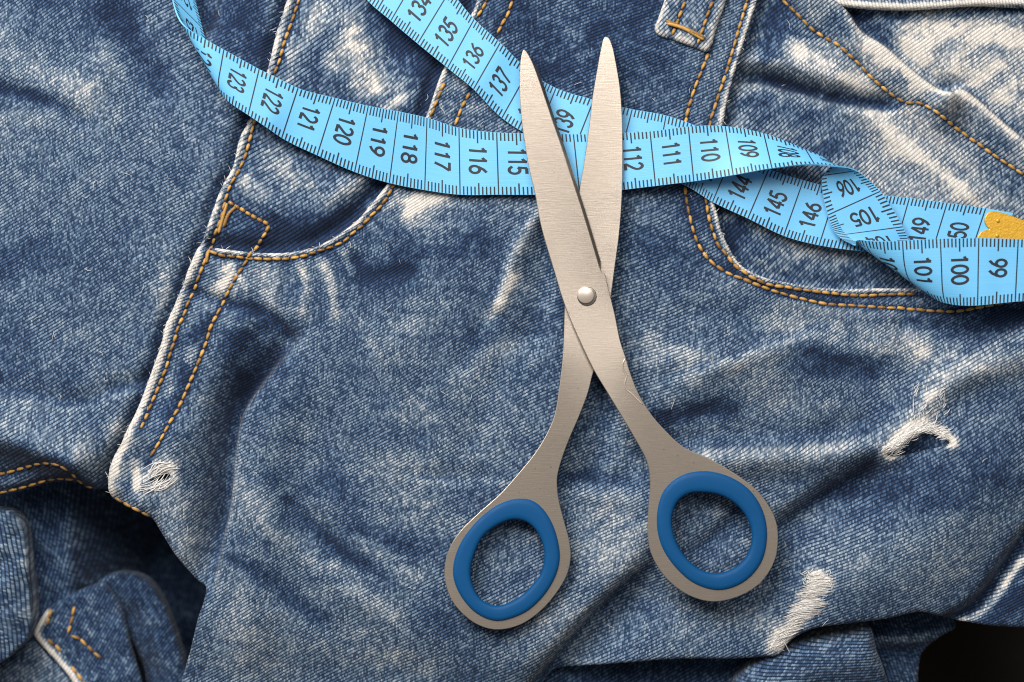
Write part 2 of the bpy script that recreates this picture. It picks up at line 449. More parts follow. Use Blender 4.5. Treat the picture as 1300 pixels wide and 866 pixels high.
def wear_shade_front(X, Y):
    c_, s_ = math.cos(.45), math.sin(.45)
    w = .41 + .18*fbm(X/120, Y/120, 3) + .10*fbm((X*c_-Y*s_)/90, (X*s_+Y*c_)/26, 2) + .17*fbm((X+.16*Y)/120, (Y-.16*X+9*np.sin(X/90))/11, 3)
    w += strokes_sum(X, Y, [
        # worn edges
        ([(x+3, y) for x, y in FLY_LOW], .58, 6.5), ([(x+2, y+2) for x, y in PL_EDGE], .38, 4), ([(x-3, y) for x, y in PR_EDGE[:16]], .45, 4),
        ([(x, y+2) for x, y in PR_EDGE[15:]], .3, 4),
        # dark along the stitching
        (ROW1[14:], -.30, 5), (ROW2[2:], -.28, 5), (PL_ROW1[8:], -.28, 5), (PR_ROW1, -.2, 5), (PR_ROW2, -.22, 5), (PL_ROW2, -.2, 5),
        # band between the fly seams
        ([(290, 345), (265, 385)], .45, 12), ([(268, 392), (232, 470)], -.20, 14), ([(300, 350), (280, 390)], .2, 10),
        ([(236, 366), (275, 384), (330, 396), (372, 420)], -.28, 12), ([(240, 480), (215, 520)], -.25, 12),  # the long dark fold across the band is painted shade
        ([(245, 440), (240, 455)], .3, 8), ([(222, 490), (215, 500)], .2, 7),
        # whiskers below the coin pocket
        ([(382, 338), (389, 362), (384, 395)], .20, 6), ([(412, 338), (422, 365), (425, 400)], .22, 7), ([(438, 322), (448, 343)], .2, 6),
        ([(335, 350), (345, 385), (380, 400)], .18, 14), ([(520, 262), (560, 248)], .34, 15), ([(500, 260), (540, 290)], .15, 20),
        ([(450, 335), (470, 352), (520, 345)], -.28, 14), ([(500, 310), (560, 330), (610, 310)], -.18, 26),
        ([(330, 430), (300, 480)], -.14, 26), ([(345, 440), (360, 500)], -.10, 26),
        # knuckle
        ([(683, 262), (664, 300), (650, 340)], .20, 12), ([(652, 355), (635, 385), (622, 402)], .42, 9),
        ([(560, 350), (530, 400), (500, 440)], .10, 30), ([(470, 440), (490, 470)], .10, 16), ([(620, 420), (590, 450)], -.15, 18),
        # lower left thigh
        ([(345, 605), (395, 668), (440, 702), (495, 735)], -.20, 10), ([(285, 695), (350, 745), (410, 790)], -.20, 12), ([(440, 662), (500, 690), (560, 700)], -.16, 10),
        ([(300, 610), (340, 660), (390, 710)], .14, 16), ([(420, 720), (500, 780)], .16, 14), ([(300, 790), (360, 850)], .08, 30), ([(370, 380), (400, 395)], -.16, 20),
        ([(300, 430), (330, 470), (300, 520)], -.16, 24), ([(520, 520), (600, 560)], .08, 30), ([(590, 470), (640, 440)], .12, 18), ([(530, 600), (640, 612)], .12, 7),
        ([(1015, 440), (1105, 470)], -.16, 12), ([(829, 531), (936, 515)], -.18, 14), ([(700, 604), (812, 604)], -.12, 12), ([(1195, 430), (1290, 395)], -.12, 12),  # shade of the fold valleys painted in as darker denim
        ([(360, 660), (380, 700)], -.10, 12),
        ([(470, 690), (530, 750)], .10, 18), ([(440, 820), (540, 850)], .12, 24), ([(300, 700), (320, 860)], .06, 30), ([(420, 600), (440, 640)], -.12, 22),
        ([(540, 770), (600, 810)], -.10, 20), ([(500, 600), (560, 650)], .10, 24),
        # right thigh
        ([(830, 440), (900, 470), (1000, 445)], .16, 20), ([(980, 400), (1100, 430), (1160, 440)], .18, 22), ([(1000, 460), (1100, 470)], -.14, 16),
        ([(840, 540), (920, 505)], -.12, 20), ([(950, 500), (1060, 520)], .10, 20), ([(880, 580), (1000, 580), (1080, 565)], .15, 14),  # last stroke paints the lit slope below the crease paler
        ([(740, 320), (720, 400)], -.12, 26), ([(800, 300), (860, 330)], -.10, 26),
        ([(1160, 400), (1250, 408), (1320, 395)], -.25, 14), ([(1180, 450), (1260, 470), (1320, 450)], .14, 22),  # first stroke is painted shade just below the tape
        ([(1250, 500), (1300, 520)], -.10, 24), ([(1080, 620), (1180, 620), (1260, 600)], -.12, 30), ([(1060, 700), (1200, 700)], .03, 50),
        ([(760, 700), (800, 680)], .15, 36), ([(700, 780), (740, 800)], .12, 30), ([(860, 790), (960, 780)], .10, 30),  # first stroke paints the lit face of the ring fold
        ([(750, 660), (790, 640)], .12, 22),
        # rips
        ([(1126, 572), (1150, 553), (1172, 543), (1190, 548), (1202, 560)], .85, 7), ([(1126, 574), (1140, 560), (1152, 546)], .7, 10), ([(1160, 540), (1178, 520), (1188, 500)], .22, 13),
        ([(1135, 560), (1160, 530), (1180, 505)], .25, 12), ([(1180, 485), (1192, 478)], .3, 8),
        ([(1035, 740), (1022, 765), (1005, 795), (990, 820)], .7, 9), ([(1030, 728), (1045, 734)], .5, 9), ([(985, 800), (975, 828)], .3, 9),
        ([(1222, 789), (1244, 780), (1268, 754), (1287, 724), (1312, 692)], .42, 5), ([(1260, 790), (1320, 740)], -.35, 26), ([(1205, 782), (1240, 752), (1280, 690)], -.25, 12),  # worn seam, plus painted shade in the valley at its left
        # crotch hole
        ([(192, 604), (208, 594), (222, 600), (212, 614), (195, 618)], .30, 9), ([(176, 588), (178, 618)], .36, 7), ([(152, 605), (152, 565)], .36, 9), ([(205, 582), (222, 590)], .2, 12),
        ([(220, 640), (240, 690)], .10, 30), ([(165, 610), (170, 630)], -.15, 6),
        # top centre, dark
        ([(660, 30), (700, 90), (760, 40), (820, 30)], -.26, 44), ([(560, 180), (600, 160)], -.05, 30), ([(820, 120), (860, 110)], -.08, 30),
        ([(885, 60), (890, 100)], .06, 16), ([(590, 110), (600, 60)], .1, 14),
        ([(860, 200), (880, 280)], -.16, 22), ([(920, 335), (1000, 370), (1100, 380)], -.12, 9),
    ])
    return w

def wear_shade_left(X, Y):
    w = .39 + .18*fbm(X/110+4, Y/110, 3) + .10*fbm((X-Y)/60, (X+Y)/24, 2)
    w += strokes_sum(X, Y, [
        ([(0, 60), (60, 90), (110, 120)], .14, 26), ([(130, 60), (145, 80)], .12, 12), ([(80, 125), (110, 110)], .10, 12),
        ([(-10, 112), (30, 118), (80, 132)], -.28, 9), ([(0, 150), (60, 150)], .10, 10), ([(150, 20), (170, 60), (200, 100)], -.22, 24),
        ([(60, 0), (120, 10)], -.08, 30), ([(300, 20), (330, 60)], -.28, 30), ([(270, 30), (290, 70)], -.10, 20),  # shadow beside the top of the fly edge painted in
        ([(0, 330), (60, 320)], -.08, 20), ([(40, 240), (0, 260)], .06, 20), ([(205, 340), (208, 380), (200, 400)], .22, 9),
        ([(0, 470), (60, 480), (100, 470)], -.06, 20), ([(255, 205), (230, 280)], .02, 14),
        ([(-20, 520), (60, 535), (120, 545), (150, 545)], .08, 24), ([(148, 542), (150, 545)], .18, 14), ([(110, 580), (135, 590)], .12, 18),
        ([(-10, 560), (50, 580), (80, 592)], -.30, 14), (HEM1, -.25, 8), (HEM2, -.25, 7), ([(-10, 632), (40, 622), (90, 614)], .3, 4),  # first stroke paints the shaded underside of the roll
        ([(x-9, y) for x, y in FLY], -.16, 6),  # painted line of shade along the fly edge
    ])
    return w

def wear_shade_coin(X, Y):
    w = .36 + .18*fbm(X/60, Y/60+4, 3)
    w += .82*strokes_sum(X, Y, [
        ([(x+3, y) for x, y in FLY_TOP], .58, 6.5), (ROW1[:16], -.30, 5), ([(x-9, y-9) for x, y in PL_EDGE], -.40, 16),  # worn fly edge; crease shade painted inside the pocket edge
        ([(385, 50), (410, 15)], .36, 18), ([(365, 100), (372, 60)], .30, 10), ([(420, 80), (450, 30)], .36, 15), ([(460, 60), (470, 100)], .40, 20), ([(500, 130), (520, 110)], .40, 16),
        ([(455, 105), (480, 115)], .3, 14), ([(400, 60), (405, 110)], -.18, 12), ([(380, 30), (390, 60)], -.05, 8), ([(500, 30), (540, 80)], -.40, 26), ([(490, 5), (510, 40)], -.35, 18),
        ([(312, 232), (328, 242)], .40, 12), ([(345, 205), (370, 225)], .34, 18), ([(395, 235), (402, 250)], .30, 9), ([(420, 265), (460, 228)], .42, 15),
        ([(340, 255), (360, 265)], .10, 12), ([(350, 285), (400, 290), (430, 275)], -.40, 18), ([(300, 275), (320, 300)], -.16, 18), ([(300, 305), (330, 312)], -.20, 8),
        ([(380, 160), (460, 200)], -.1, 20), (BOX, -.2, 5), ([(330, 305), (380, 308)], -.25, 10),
    ])
    return w

def wear_shade_facing(X, Y):
    w = .59 + .20*fbm(X/70, Y/70+9, 3) + .14*fbm((X+.7*Y)/60, (Y-.7*X)/9, 2)
    w += strokes_sum(X, Y, [
        ([(1070, 14), (1090, 42), (1120, 62), (1150, 88), (1182, 112), (1200, 121)], .24, 9, 4), ([(1205, 118), (1215, 115), (1232, 124), (1262, 150), (1310, 190)], .28, 10, 4),
        ([(1100, 60), (1130, 80), (1160, 105)], .30, 14), ([(1010, 55), (1060, 90), (1100, 105)], .24, 14), ([(1140, 100), (1145, 104)], -.28, 8), ([(1060, 30), (1070, 40)], -.35, 12), ([(1010, 40), (1030, 45)], -.22, 12),
        ([(990, 20), (970, 60)], -.42, 22), (PLEAT_ROW, -.20, 5), ([(975, 98), (1060, 122), (1140, 133)], -.40, 7),  # last stroke paints the shade in the pleat crease
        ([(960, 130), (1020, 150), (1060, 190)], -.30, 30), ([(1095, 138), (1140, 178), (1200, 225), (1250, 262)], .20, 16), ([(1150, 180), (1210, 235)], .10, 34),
        ([(1150, 140), (1240, 210)], .12, 10), ([(1200, 165), (1290, 235)], -.10, 12), ([(1240, 140), (1270, 185)], -.12, 10),
        ([(1180, 30), (1300, 50)], .30, 18), ([(1150, 45), (1180, 80)], .26, 20), ([(1230, 80), (1290, 100)], .18, 26), ([(1260, 60), (1275, 62)], -.2, 10), ([(1100, 20), (1130, 40)], -.28, 16),
        ([(1060, 18), (1160, 20), (1300, 10)], -.3, 6), ([(1230, 105), (1290, 130)], .15, 14), ([(1205, 95), (1250, 120)], -.06, 8),
        ([(930, 300), (1000, 340), (1100, 350), (1160, 340)], -.24, 26), ([(1020, 320), (1060, 330)], .06, 14), ([(930, 280), (935, 310)], -.2, 14),  # dark strokes paint the shadow that falls below the tape
    ])
    return w

SHEETS = []
def sheet(name, poly, zf, wf, angle=0.0, pitch=1.0, spacing=4.0, base=0.0, holes=(), lip=6.0, lipdrop=7.0, skirt=9.0, label=None, parent=None, warp=1.0):
    """a piece of cloth: outline triangulated, lifted by zf, rounded at its cut edge and tucked under"""
    f = (HU - base)/HU
    t_s = time.time()
    B = catmull(poly, 3.0, closed=True) if len(poly) > 2 else np.array(poly)
    hb = [catmull(h, 2.0, closed=True) for h in holes]
    x0, y0 = B.min(0); x1, y1 = B.max(0)
    gx, gy = np.meshgrid(np.arange(x0, x1, spacing), np.arange(y0, y1, spacing*.866))
    gx = gx + (np.arange(gx.shape[0])[:, None] % 2)*spacing*.5
    gx = gx.ravel(); gy = gy.ravel()
    ok = inside(gx, gy, B)
    gx, gy = gx[ok], gy[ok]
    dist = edge_distance([B]+hb)
    d = dist(gx, gy)
    for h in hb: d = np.where(inside(gx, gy, h), 0, d)
    ok = d > 5.2
    pts = [tuple(p) for p in np.stack([gx[ok], gy[ok]], 1)]
    ed = []
    def loop(L, store):
        k = len(store)
        store += [tuple(p) for p in L]
        for i in range(len(L)): ed.append((k+i, k+(i+1) % len(L)))
    for L in [B]+hb:
        # rings inside the edge, so that the rolled lip has faces to bend
        nx = np.roll(L, -1, 0) - np.roll(L, 1, 0)
        nn = np.stack([-nx[:, 1], nx[:, 0]], 1); nn /= np.maximum(1e-9, np.linalg.norm(nn, axis=1))[:, None]
        for off in (1.0, 2.2, 4.0):
            for sg in (1, -1):
                q = L + nn*off*sg
                o2 = inside(q[:, 0], q[:, 1], B)
                for h in hb: o2 &= ~inside(q[:, 0], q[:, 1], h)
                q = q[o2]
                if len(q) == 0: continue
                q = q[dist(q[:, 0], q[:, 1]) > off*.85]
                pts += [tuple(p) for p in q]
    loop(B, pts)
    for h in hb: loop(h, pts)
    r = delaunay_2d_cdt([Vector(p) for p in pts], ed, [], 1, 1e-4)
    V = np.array([(v.x, v.y) for v in r[0]]); F = [tuple(t) for t in r[2]]
    fa = np.array([t[:3] for t in F]); cen = V[fa].mean(1)
    keep = inside(cen[:, 0], cen[:, 1], B)
    for h in hb: keep &= ~inside(cen[:, 0], cen[:, 1], h)
    F = [F[i] for i in np.nonzero(keep)[0]]
    X, Y = V[:, 0], V[:, 1]
    d = dist(X, Y)
    d = np.where(d < .35, 0, d)
    hr = Raster(max(x0, -60)-4, max(y0, -60)-4, min(x1, 1360)+4, min(y1, 920)+4, 2.5); hr.a = zf(hr.X, hr.Y)
    Z0 = hr(X, Y)
    def lipf(d): 
        q = np.clip(1 - d/lip, 0, 1)
        return lipdrop*(1 - np.sqrt(np.maximum(0, 1 - q*q)))
    Z = Z0 - lipf(d)
    W = wf(X, Y)
    # dye is rubbed off the raised ridges and stays in the grooves
    k_ = hr.a.copy()
    for _ in range(2): k_[1:-1, 1:-1] = (k_[:-2, 1:-1]+k_[2:, 1:-1]+k_[1:-1, :-2]+k_[1:-1, 2:]+4*k_[1:-1, 1:-1])/8
    lp = Raster(hr.x0, hr.y0, hr.x0+1, hr.y0+1, hr.h); lp.nx, lp.ny = hr.nx, hr.ny; lp.a = np.zeros_like(k_)
    lp.a[1:-1, 1:-1] = (k_[:-2, 1:-1]+k_[2:, 1:-1]+k_[1:-1, :-2]+k_[1:-1, 2:]-4*k_[1:-1, 1:-1])/hr.h**2
    W = W + np.clip(-.8*lp(X, Y), -.13, .075)*np.clip(1+1.2*fbm(X/12, Y/12, 2), 0, 2)
    co = np.stack([(X-650)*S*f, (433-Y)*S*f, (Z+base)*S], 1)
    # orient
    out = []
    for t in F:
        a, b, c = V[t[0]], V[t[1]], V[t[2]]
        cr = (b[0]-a[0])*(c[1]-a[1]) - (b[1]-a[1])*(c[0]-a[0])
        out.append(t if cr < 0 else tuple(reversed(t)))
    # skirt tucked under the edge
    from collections import Counter
    cnt = Counter(); de = {}
    for t in out:
        for i in range(len(t)):
            e = (t[i], t[(i+1) % len(t)]); cnt[frozenset(e)] += 1; de[frozenset(e)] = e
    bedges = [de[k] for k, n in cnt.items() if n == 1]
    cos = [tuple(c) for c in co]; wl = list(W); m = {}
    def under(i):
        if i not in m:
            m[i] = len(cos)
            cos.append((co[i, 0], co[i, 1], co[i, 2] - skirt*S)); wl.append(W[i])
        return m[i]
    sk = [(b, a, under(a), under(b)) for a, b in bedges]
    me = bpy.data.meshes.new(name)
    me.from_pydata(cos, [], out + sk)
    at = me.attributes.new('wear_shade', 'FLOAT', 'POINT'); at.data.foreach_set('value', np.array(wl, np.float32))
    # weave coordinates: turned to the cut of the piece, drifting with the folds
    ca, sa = math.cos(angle), math.sin(angle)
    XX = np.array([c[0] for c in cos])/S/f; YY = np.array([c[1] for c in cos])/S/f; ZZ = np.array([c[2] for c in cos])/S
    dx = warp*34*fbm(XX/260+31, YY/260, 1) + .10*ZZ
    dy = warp*34*fbm(XX/260, YY/260+57, 1) + .12*ZZ
    U = ((XX+dx)*ca + (YY+dy)*sa)/pitch; Vv = (-(XX+dx)*sa + (YY+dy)*ca)/pitch
    uvl = me.uv_layers.new(name='weave')
    li = np.empty(len(me.loops), np.int32); me.loops.foreach_get('vertex_index', li)
    uvl.data.foreach_set('uv', np.stack([U[li], Vv[li]], 1).astype(np.float32).ravel())
    me.polygons.foreach_set('use_smooth', np.ones(len(me.polygons), bool))
    me.materials.append(DENIM)
    me.update()
    o = bpy.data.objects.new(name, me); C.objects.link(o); o.parent = parent or jeans
    if label: o['label'] = label
    def top(x, y):
        x = np.atleast_1d(np.array(x, float)); y = np.atleast_1d(np.array(y, float))
        z = hr(x, y) - lipf(dist(x, y)) + base
        ins = inside(x, y, B)
        return np.where(ins, z, -1e3)
    o_top = top
    print('sheet', name, len(cos), round(time.time()-t_s, 1)); SHEETS.append((o, top))
    return o, top

front_poly = (PL_EDGE[::-1][1:] if False else
    [(252, 317), (266, 315)] + PL_EDGE[::-1] + [(700, -40), (900, -40)] + PR_EDGE + [(1345, 500), (1345, 799), (1300, 797), (1262, 795), (1232, 791), (1212, 788), (1187, 780), (1165, 776),
     (1125, 784), (1075, 790), (1030, 798), (1005, 812), (988, 832), (972, 834), (925, 837), (862, 837), (800, 842), (750, 848), (704, 856), (690, 872), (680, 895),
     (450, 900), (222, 900), (228, 866), (240, 828), (250, 790), (261, 746), (250, 737), (240, 725), (222, 700), (206, 674), (195, 657), (178, 648), (160, 639), (145, 630)]
    + FLY_LOW[::-1][1:])

# tabletop first
m, nt, bs = new_mat('black_table'); g = G(nt)
tc = g.n('ShaderNodeTexCoord').outputs['Object']
g.put(bs.inputs['Base Color'], g.mix(g.noise(tc, 60, 4), (.010, .009, .008, 1), (.026, .022, .018, 1)))
bs.inputs['Roughness'].default_value = .9; bs.inputs['Specular IOR Level'].default_value = .1
me = bpy.data.meshes.new('tabletop')
bm = bmesh.new(); bmesh.ops.create_cube(bm, size=1, matrix=Matrix.Translation((0, 0, -380*S-.01)) @ Matrix.Diagonal((.9, .7, .02, 1)))
bmesh.ops.bevel(bm, geom=bm.edges[:], offset=.002, segments=2, affect='EDGES')
bm.to_mesh(me); bm.free(); me.materials.append(m)
tab = bpy.data.objects.new('tabletop', me); C.objects.link(tab); tab['kind'] = 'structure'

D2 = math.radians
front, top_front = sheet('front_panel', front_poly, z_front, wear_shade_front, angle=D2(-2), pitch=.88, holes=[RIP1, HOLE], label='worn mid-blue front of the jeans with rips')
left_poly = [(-50, -40), (400, -40)] + [(x+16, y) for x, y in FLY[1:18]] + [(184, 532), (174, 550), (164, 568), (154, 590), (147, 612), (143, 624), (125, 622), (106, 620), (98, 613), (80, 612), (55, 615), (25, 624), (0, 630), (-50, 640)]
left, top_left = sheet('left_leg_panel', left_poly, z_left, wear_shade_left, angle=D2(4), pitch=.9)
coin_poly = FLY_TOP + [(256, 330), (300, 334), (360, 336), (408, 326), (440, 312), (470, 285), (505, 245), (535, 200), (562, 150), (600, 70), (640, -10), (650, -40), (380, -40)]
coin, top_coin = sheet('coin_pocket', coin_poly, z_coin, wear_shade_coin, angle=D2(6), pitch=1.12, label='light blotchy pocket cloth beside the fly seam')
face_poly = [(945, -40), (925, 60), (905, 150), (892, 230), (894, 275), (905, 320), (930, 348), (970, 366), (1100, 382), (1345, 372), (1345, -40)]
facing, top_facing = sheet('pocket_facing', face_poly, z_facing, wear_shade_facing, angle=D2(10), pitch=1.1, label='bleached pocket cloth with a stitched pleat')

# waistband and belt loop
def z_const(z0, lines=()):
    def f(X, Y):
        z = z0 + 2*fbm(X/40, Y/40, 2)
        for l, a_, w_ in lines: z = z + stroke(X, Y, l, a_, w_)
        return z
    return f
wb_edge = [(975, -22), (1000, -6), (1040, 3), (1075, 9), (1110, 12), (1150, 13), (1230, 8), (1345, 1)]
sheet('waistband', [(960, -50)] + wb_edge + [(1345, -50)], z_const(7, [(wb_edge, 4, 7)]),
      lambda X, Y: .4 + .2*fbm(X/30, Y/30) + stroke(X, Y, [(x, y-3) for x, y in wb_edge], .7, 6), angle=D2(80), label='waistband edge worn white')
loop_poly = [(852, -40), (846, -8), (836, 22), (831, 38), (836, 45), (860, 53), (885, 62), (897, 66), (903, 58), (908, 40), (925, -10), (932, -40)]
BL1 = [(880, -30), (870, 0), (862, 22), (855, 40), (851, 50)]; BL2 = [(916, -30), (905, 0), (896, 25), (889, 45), (884, 60)]
loop, top_loop = sheet('belt_loop', loop_poly, z_const(11, [(BL1, -2, 4), (BL2, -2, 4)]),
      lambda X, Y: .48 + .3*fbm(X/14, Y/14) + stroke(X, Y, [(846, -8), (836, 22), (833, 40), (860, 50), (895, 62), (908, 40), (922, -8)], .36, 6) + stroke(X, Y, BL1, -.25, 5) + stroke(X, Y, BL2, -.25, 5),
      spacing=3, angle=D2(20), lip=7, skirt=14, label='belt loop with white worn edge')

# lower layers seen in the gaps
def zb(X, Y):
    return 10*fbm(X/80, Y/80, 3) + 9*np.abs(fbm((X-Y)/28, (X+Y)/90, 3))
inner_poly = [(-60, 600), (60, 590), (200, 620), (300, 700), (330, 800), (330, 910), (-60, 910)]
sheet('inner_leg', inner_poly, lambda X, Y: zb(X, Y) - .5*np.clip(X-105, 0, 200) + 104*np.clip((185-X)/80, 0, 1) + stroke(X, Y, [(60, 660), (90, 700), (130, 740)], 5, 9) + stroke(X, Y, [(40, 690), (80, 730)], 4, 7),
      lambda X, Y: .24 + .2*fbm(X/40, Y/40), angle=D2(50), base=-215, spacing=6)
seam_poly = [(61, 772), (62, 771), (95, 752), (130, 742), (150, 770), (165, 820), (180, 910), (122, 910), (121, 909), (84, 856), (47, 814), (46, 812.5), (42, 803), (42.4, 801.5)]
LS = [[(66, 772), (62, 785), (58, 804)], [(60, 811), (72, 822), (84, 834)], [(94, 770), (91, 786), (86, 806)], [(90, 808), (100, 811), (110, 820), (128, 836)], [(90, 846), (100, 858), (112, 872)]]
seamp, top_seam = sheet('inner_seam', seam_poly, lambda X, Y: 12*fbm(X/30, Y/30, 3) + stroke(X, Y, [(58, 778), (45, 803), (48, 811), (84, 853), (118, 900)], 5, 8),
      lambda X, Y: .26 + .3*fbm(X/14, Y/14) + stroke(X, Y, [(58, 778), (46, 800), (48, 811), (84, 851), (118, 900)], .9, 7), angle=D2(40), base=-100, spacing=3.5, label='inner seam with cream worn edge and gold stitches')
sheet('lower_left_leg', [(-60, 836), (0, 838), (22, 822), (44, 812), (62, 832), (96, 872), (120, 910), (-60, 910)], lambda X, Y: 4*fbm(X/40, Y/40), lambda X, Y: .44 + .25*fbm(X/20, Y/20), angle=D2(10), base=-108, spacing=4)
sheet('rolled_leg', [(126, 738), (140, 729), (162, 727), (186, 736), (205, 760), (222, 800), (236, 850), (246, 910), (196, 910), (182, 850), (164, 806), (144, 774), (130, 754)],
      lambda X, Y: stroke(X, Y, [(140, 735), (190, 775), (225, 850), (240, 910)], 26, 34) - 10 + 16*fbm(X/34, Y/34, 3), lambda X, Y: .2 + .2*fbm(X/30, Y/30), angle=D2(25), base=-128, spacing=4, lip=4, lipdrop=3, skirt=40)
sheet('turned_leg', [(-60, 640), (0, 645), (18, 650), (28, 662), (34, 690), (38, 730), (41, 775), (36, 808), (20, 826), (0, 842), (-60, 850)],
      lambda X, Y: stroke(X, Y, [(0, 650), (4, 740), (-10, 830)], 24, 36) + 14*fbm(X/34, Y/34, 3), lambda X, Y: .36 + .25*fbm(X/40, Y/40) + stroke(X, Y, [(26, 664), (36, 720), (40, 780)], .12, 8), angle=D2(70), base=-60, spacing=4, lip=4, lipdrop=3, skirt=50)
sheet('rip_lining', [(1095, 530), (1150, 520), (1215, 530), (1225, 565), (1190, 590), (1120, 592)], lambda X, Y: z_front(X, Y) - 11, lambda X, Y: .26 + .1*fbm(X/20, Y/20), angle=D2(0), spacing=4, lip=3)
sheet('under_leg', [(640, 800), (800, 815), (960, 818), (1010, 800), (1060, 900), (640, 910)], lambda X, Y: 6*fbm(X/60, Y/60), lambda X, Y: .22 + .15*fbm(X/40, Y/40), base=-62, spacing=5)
sheet('hem_roll', [(926, 910), (932, 868), (944, 852), (962, 839), (990, 824), (1037, 809), (1080, 799), (1104, 795), (1109, 808), (1112, 824), (1122, 848), (1132, 880), (1138, 910)],
      lambda X, Y: stroke(X, Y, [(980, 870), (1030, 845), (1085, 830)], 26, 40) + 2, lambda X, Y: .33 + .14*fbm(X/40, Y/40) + stroke(X, Y, [(1040, 812), (1105, 800), (1112, 830)], .1, 10), angle=D2(-30), base=-20, spacing=4, lip=14, lipdrop=16, skirt=60)
sheet('hem_fold', [(1085, 790), (1120, 782), (1160, 774), (1200, 778), (1215, 795), (1190, 812), (1172, 830), (1166, 870), (1166, 910), (1100, 910), (1095, 830)],
      lambda X, Y: stroke(X, Y, [(1112, 812), (1150, 811), (1185, 806)], 9, 7) - stroke(X, Y, [(1120, 832), (1160, 830)], 8, 12), lambda X, Y: .26 + .15*fbm(X/30, Y/30) + stroke(X, Y, [(1115, 812), (1150, 811), (1172, 808)], .2, 5), angle=D2(80), base=-66, spacing=4, lip=8, lipdrop=10, skirt=50)

def cloth_top(x, y):
    r = None
    for o, t in SHEETS[:6]:
        z = t(x, y); r = z if r is None else np.maximum(r, z)
    return np.maximum(r, -60)

print('TIME sheets', time.time()-_t0)
# ---- stitches: one small twisted thread each
def stitch_mesh():
    vs, fs = [], []
    R, K = 5, 6
    L, W_, H_ = 6.3, 2.55, 2.3
    vs.append((-L, 0, -1.8))
    for i in range(1, R):
        t = i/R; x = -L + 2*L*t; r = math.sin(math.pi*t)**.45
        zc = -1.6*(2*t-1)**2
        for k in range(K):
            ph = 2*math.pi*k/K + t*2.2
            rr = r*(1 + .12*math.cos(2*ph - 5*t))
            vs.append((x + .5*math.sin(ph), W_*rr*math.cos(ph), zc + H_*rr*math.sin(ph)))
    vs.append((L, 0, -1.8))
    for k in range(K): fs.append((0, 1+(k+1) % K, 1+k))
    for i in range(R-2):
        for k in range(K):
            a = 1+i*K+k; b = 1+i*K+(k+1) % K
            fs.append((a, b, b+K, a+K))
    e = len(vs)-1; q = 1+(R-2)*K
    for k in range(K): fs.append((q+k, q+(k+1) % K, e))
    me = bpy.data.meshes.new('stitch')
    me.from_pydata([(a*S, b*S, c*S) for a, b, c in vs], [], fs)
    me.polygons.foreach_set('use_smooth', np.ones(len(me.polygons), bool))
    me.materials.append(GOLD); me.update()
    return me
STITCH = stitch_mesh()

def sew(line, parent, top, pitch=11.6, base=0.0, skip=None, scale=1.0, lift=1.1):
    pl = catmull(line, 1.0)
    seg = np.linalg.norm(np.diff(pl, axis=0), axis=1); s = np.concatenate([[0], np.cumsum(seg)])
    f = (HU - base)/HU
    q = pitch*.5
    while q < s[-1] - pitch*.3:
        jit = random.uniform(-.5, .5)
        c = [np.interp(q+k, s, pl[:, 0]) for k in (-4, 0, 4)]; d = [np.interp(q+k, s, pl[:, 1]) for k in (-4, 0, 4)]
        x, y = c[1], d[1] + jit*.6
        q += pitch
        if not (-14 < x < 1314 and -14 < y < 880): continue
        if skip and skip(x, y): continue
        zz = top(np.array(c), np.array(d))
        ang = math.atan2(-(d[2]-d[0]), c[2]-c[0])
        pit = math.atan2(float(np.clip(zz[2]-zz[0], -5, 5)), 8.0)
        o = bpy.data.objects.new('stitch', STITCH); C.objects.link(o); o.parent = parent
        o.location = P(x, y, zz[1] + lift, f)
        o.rotation_euler = Euler((0, -pit, ang + jit*.12), 'XYZ')
        k = pitch/11.6*scale
        o.scale = (k*random.uniform(.92, 1.04), scale*random.uniform(.9, 1.1), scale*random.uniform(.9, 1.1))
    return

sew(ROW1[:16], coin, top_coin, skip=lambda x, y: 104 < y < 150)
sew(ROW1[15:], front, top_front)
sew(BOX, coin, top_coin, pitch=8.5, scale=1.05)
sew([(341, 286), (338, 294), (331, 304), (325, 313), (319, 322)], coin, lambda x, y: np.maximum(top_coin(x, y), top_front(x, y)), pitch=9.5)
sew([(320, 319), (318, 322)] + ROW2[4:], front, top_front)
tape_gap = lambda x, y: 160 < y < 232 or (22 < y < 108)
sew(PL_ROW1, front, top_front, skip=tape_gap)
sew(PL_ROW2, front, top_front, skip=lambda x, y: y > 160 or 46 < y < 118)
sew(PR_ROW1, front, top_front, skip=lambda x, y: 160 < y < 250, pitch=12, lift=1.4)
sew(PR_ROW2, front, top_front, skip=lambda x, y: 158 < y < 232, pitch=12.5)
sew(PLEAT_ROW, facing, top_facing, pitch=12)
sew(HEM1, left, top_left, pitch=13); sew(HEM2[:8], left, top_left, pitch=13); sew(HEM2[7:], front, top_front, pitch=13)
for l in LS: sew(l, seamp, top_seam, base=-100, pitch=12)
sew(BL1, loop, top_loop); sew(BL2, loop, top_loop)
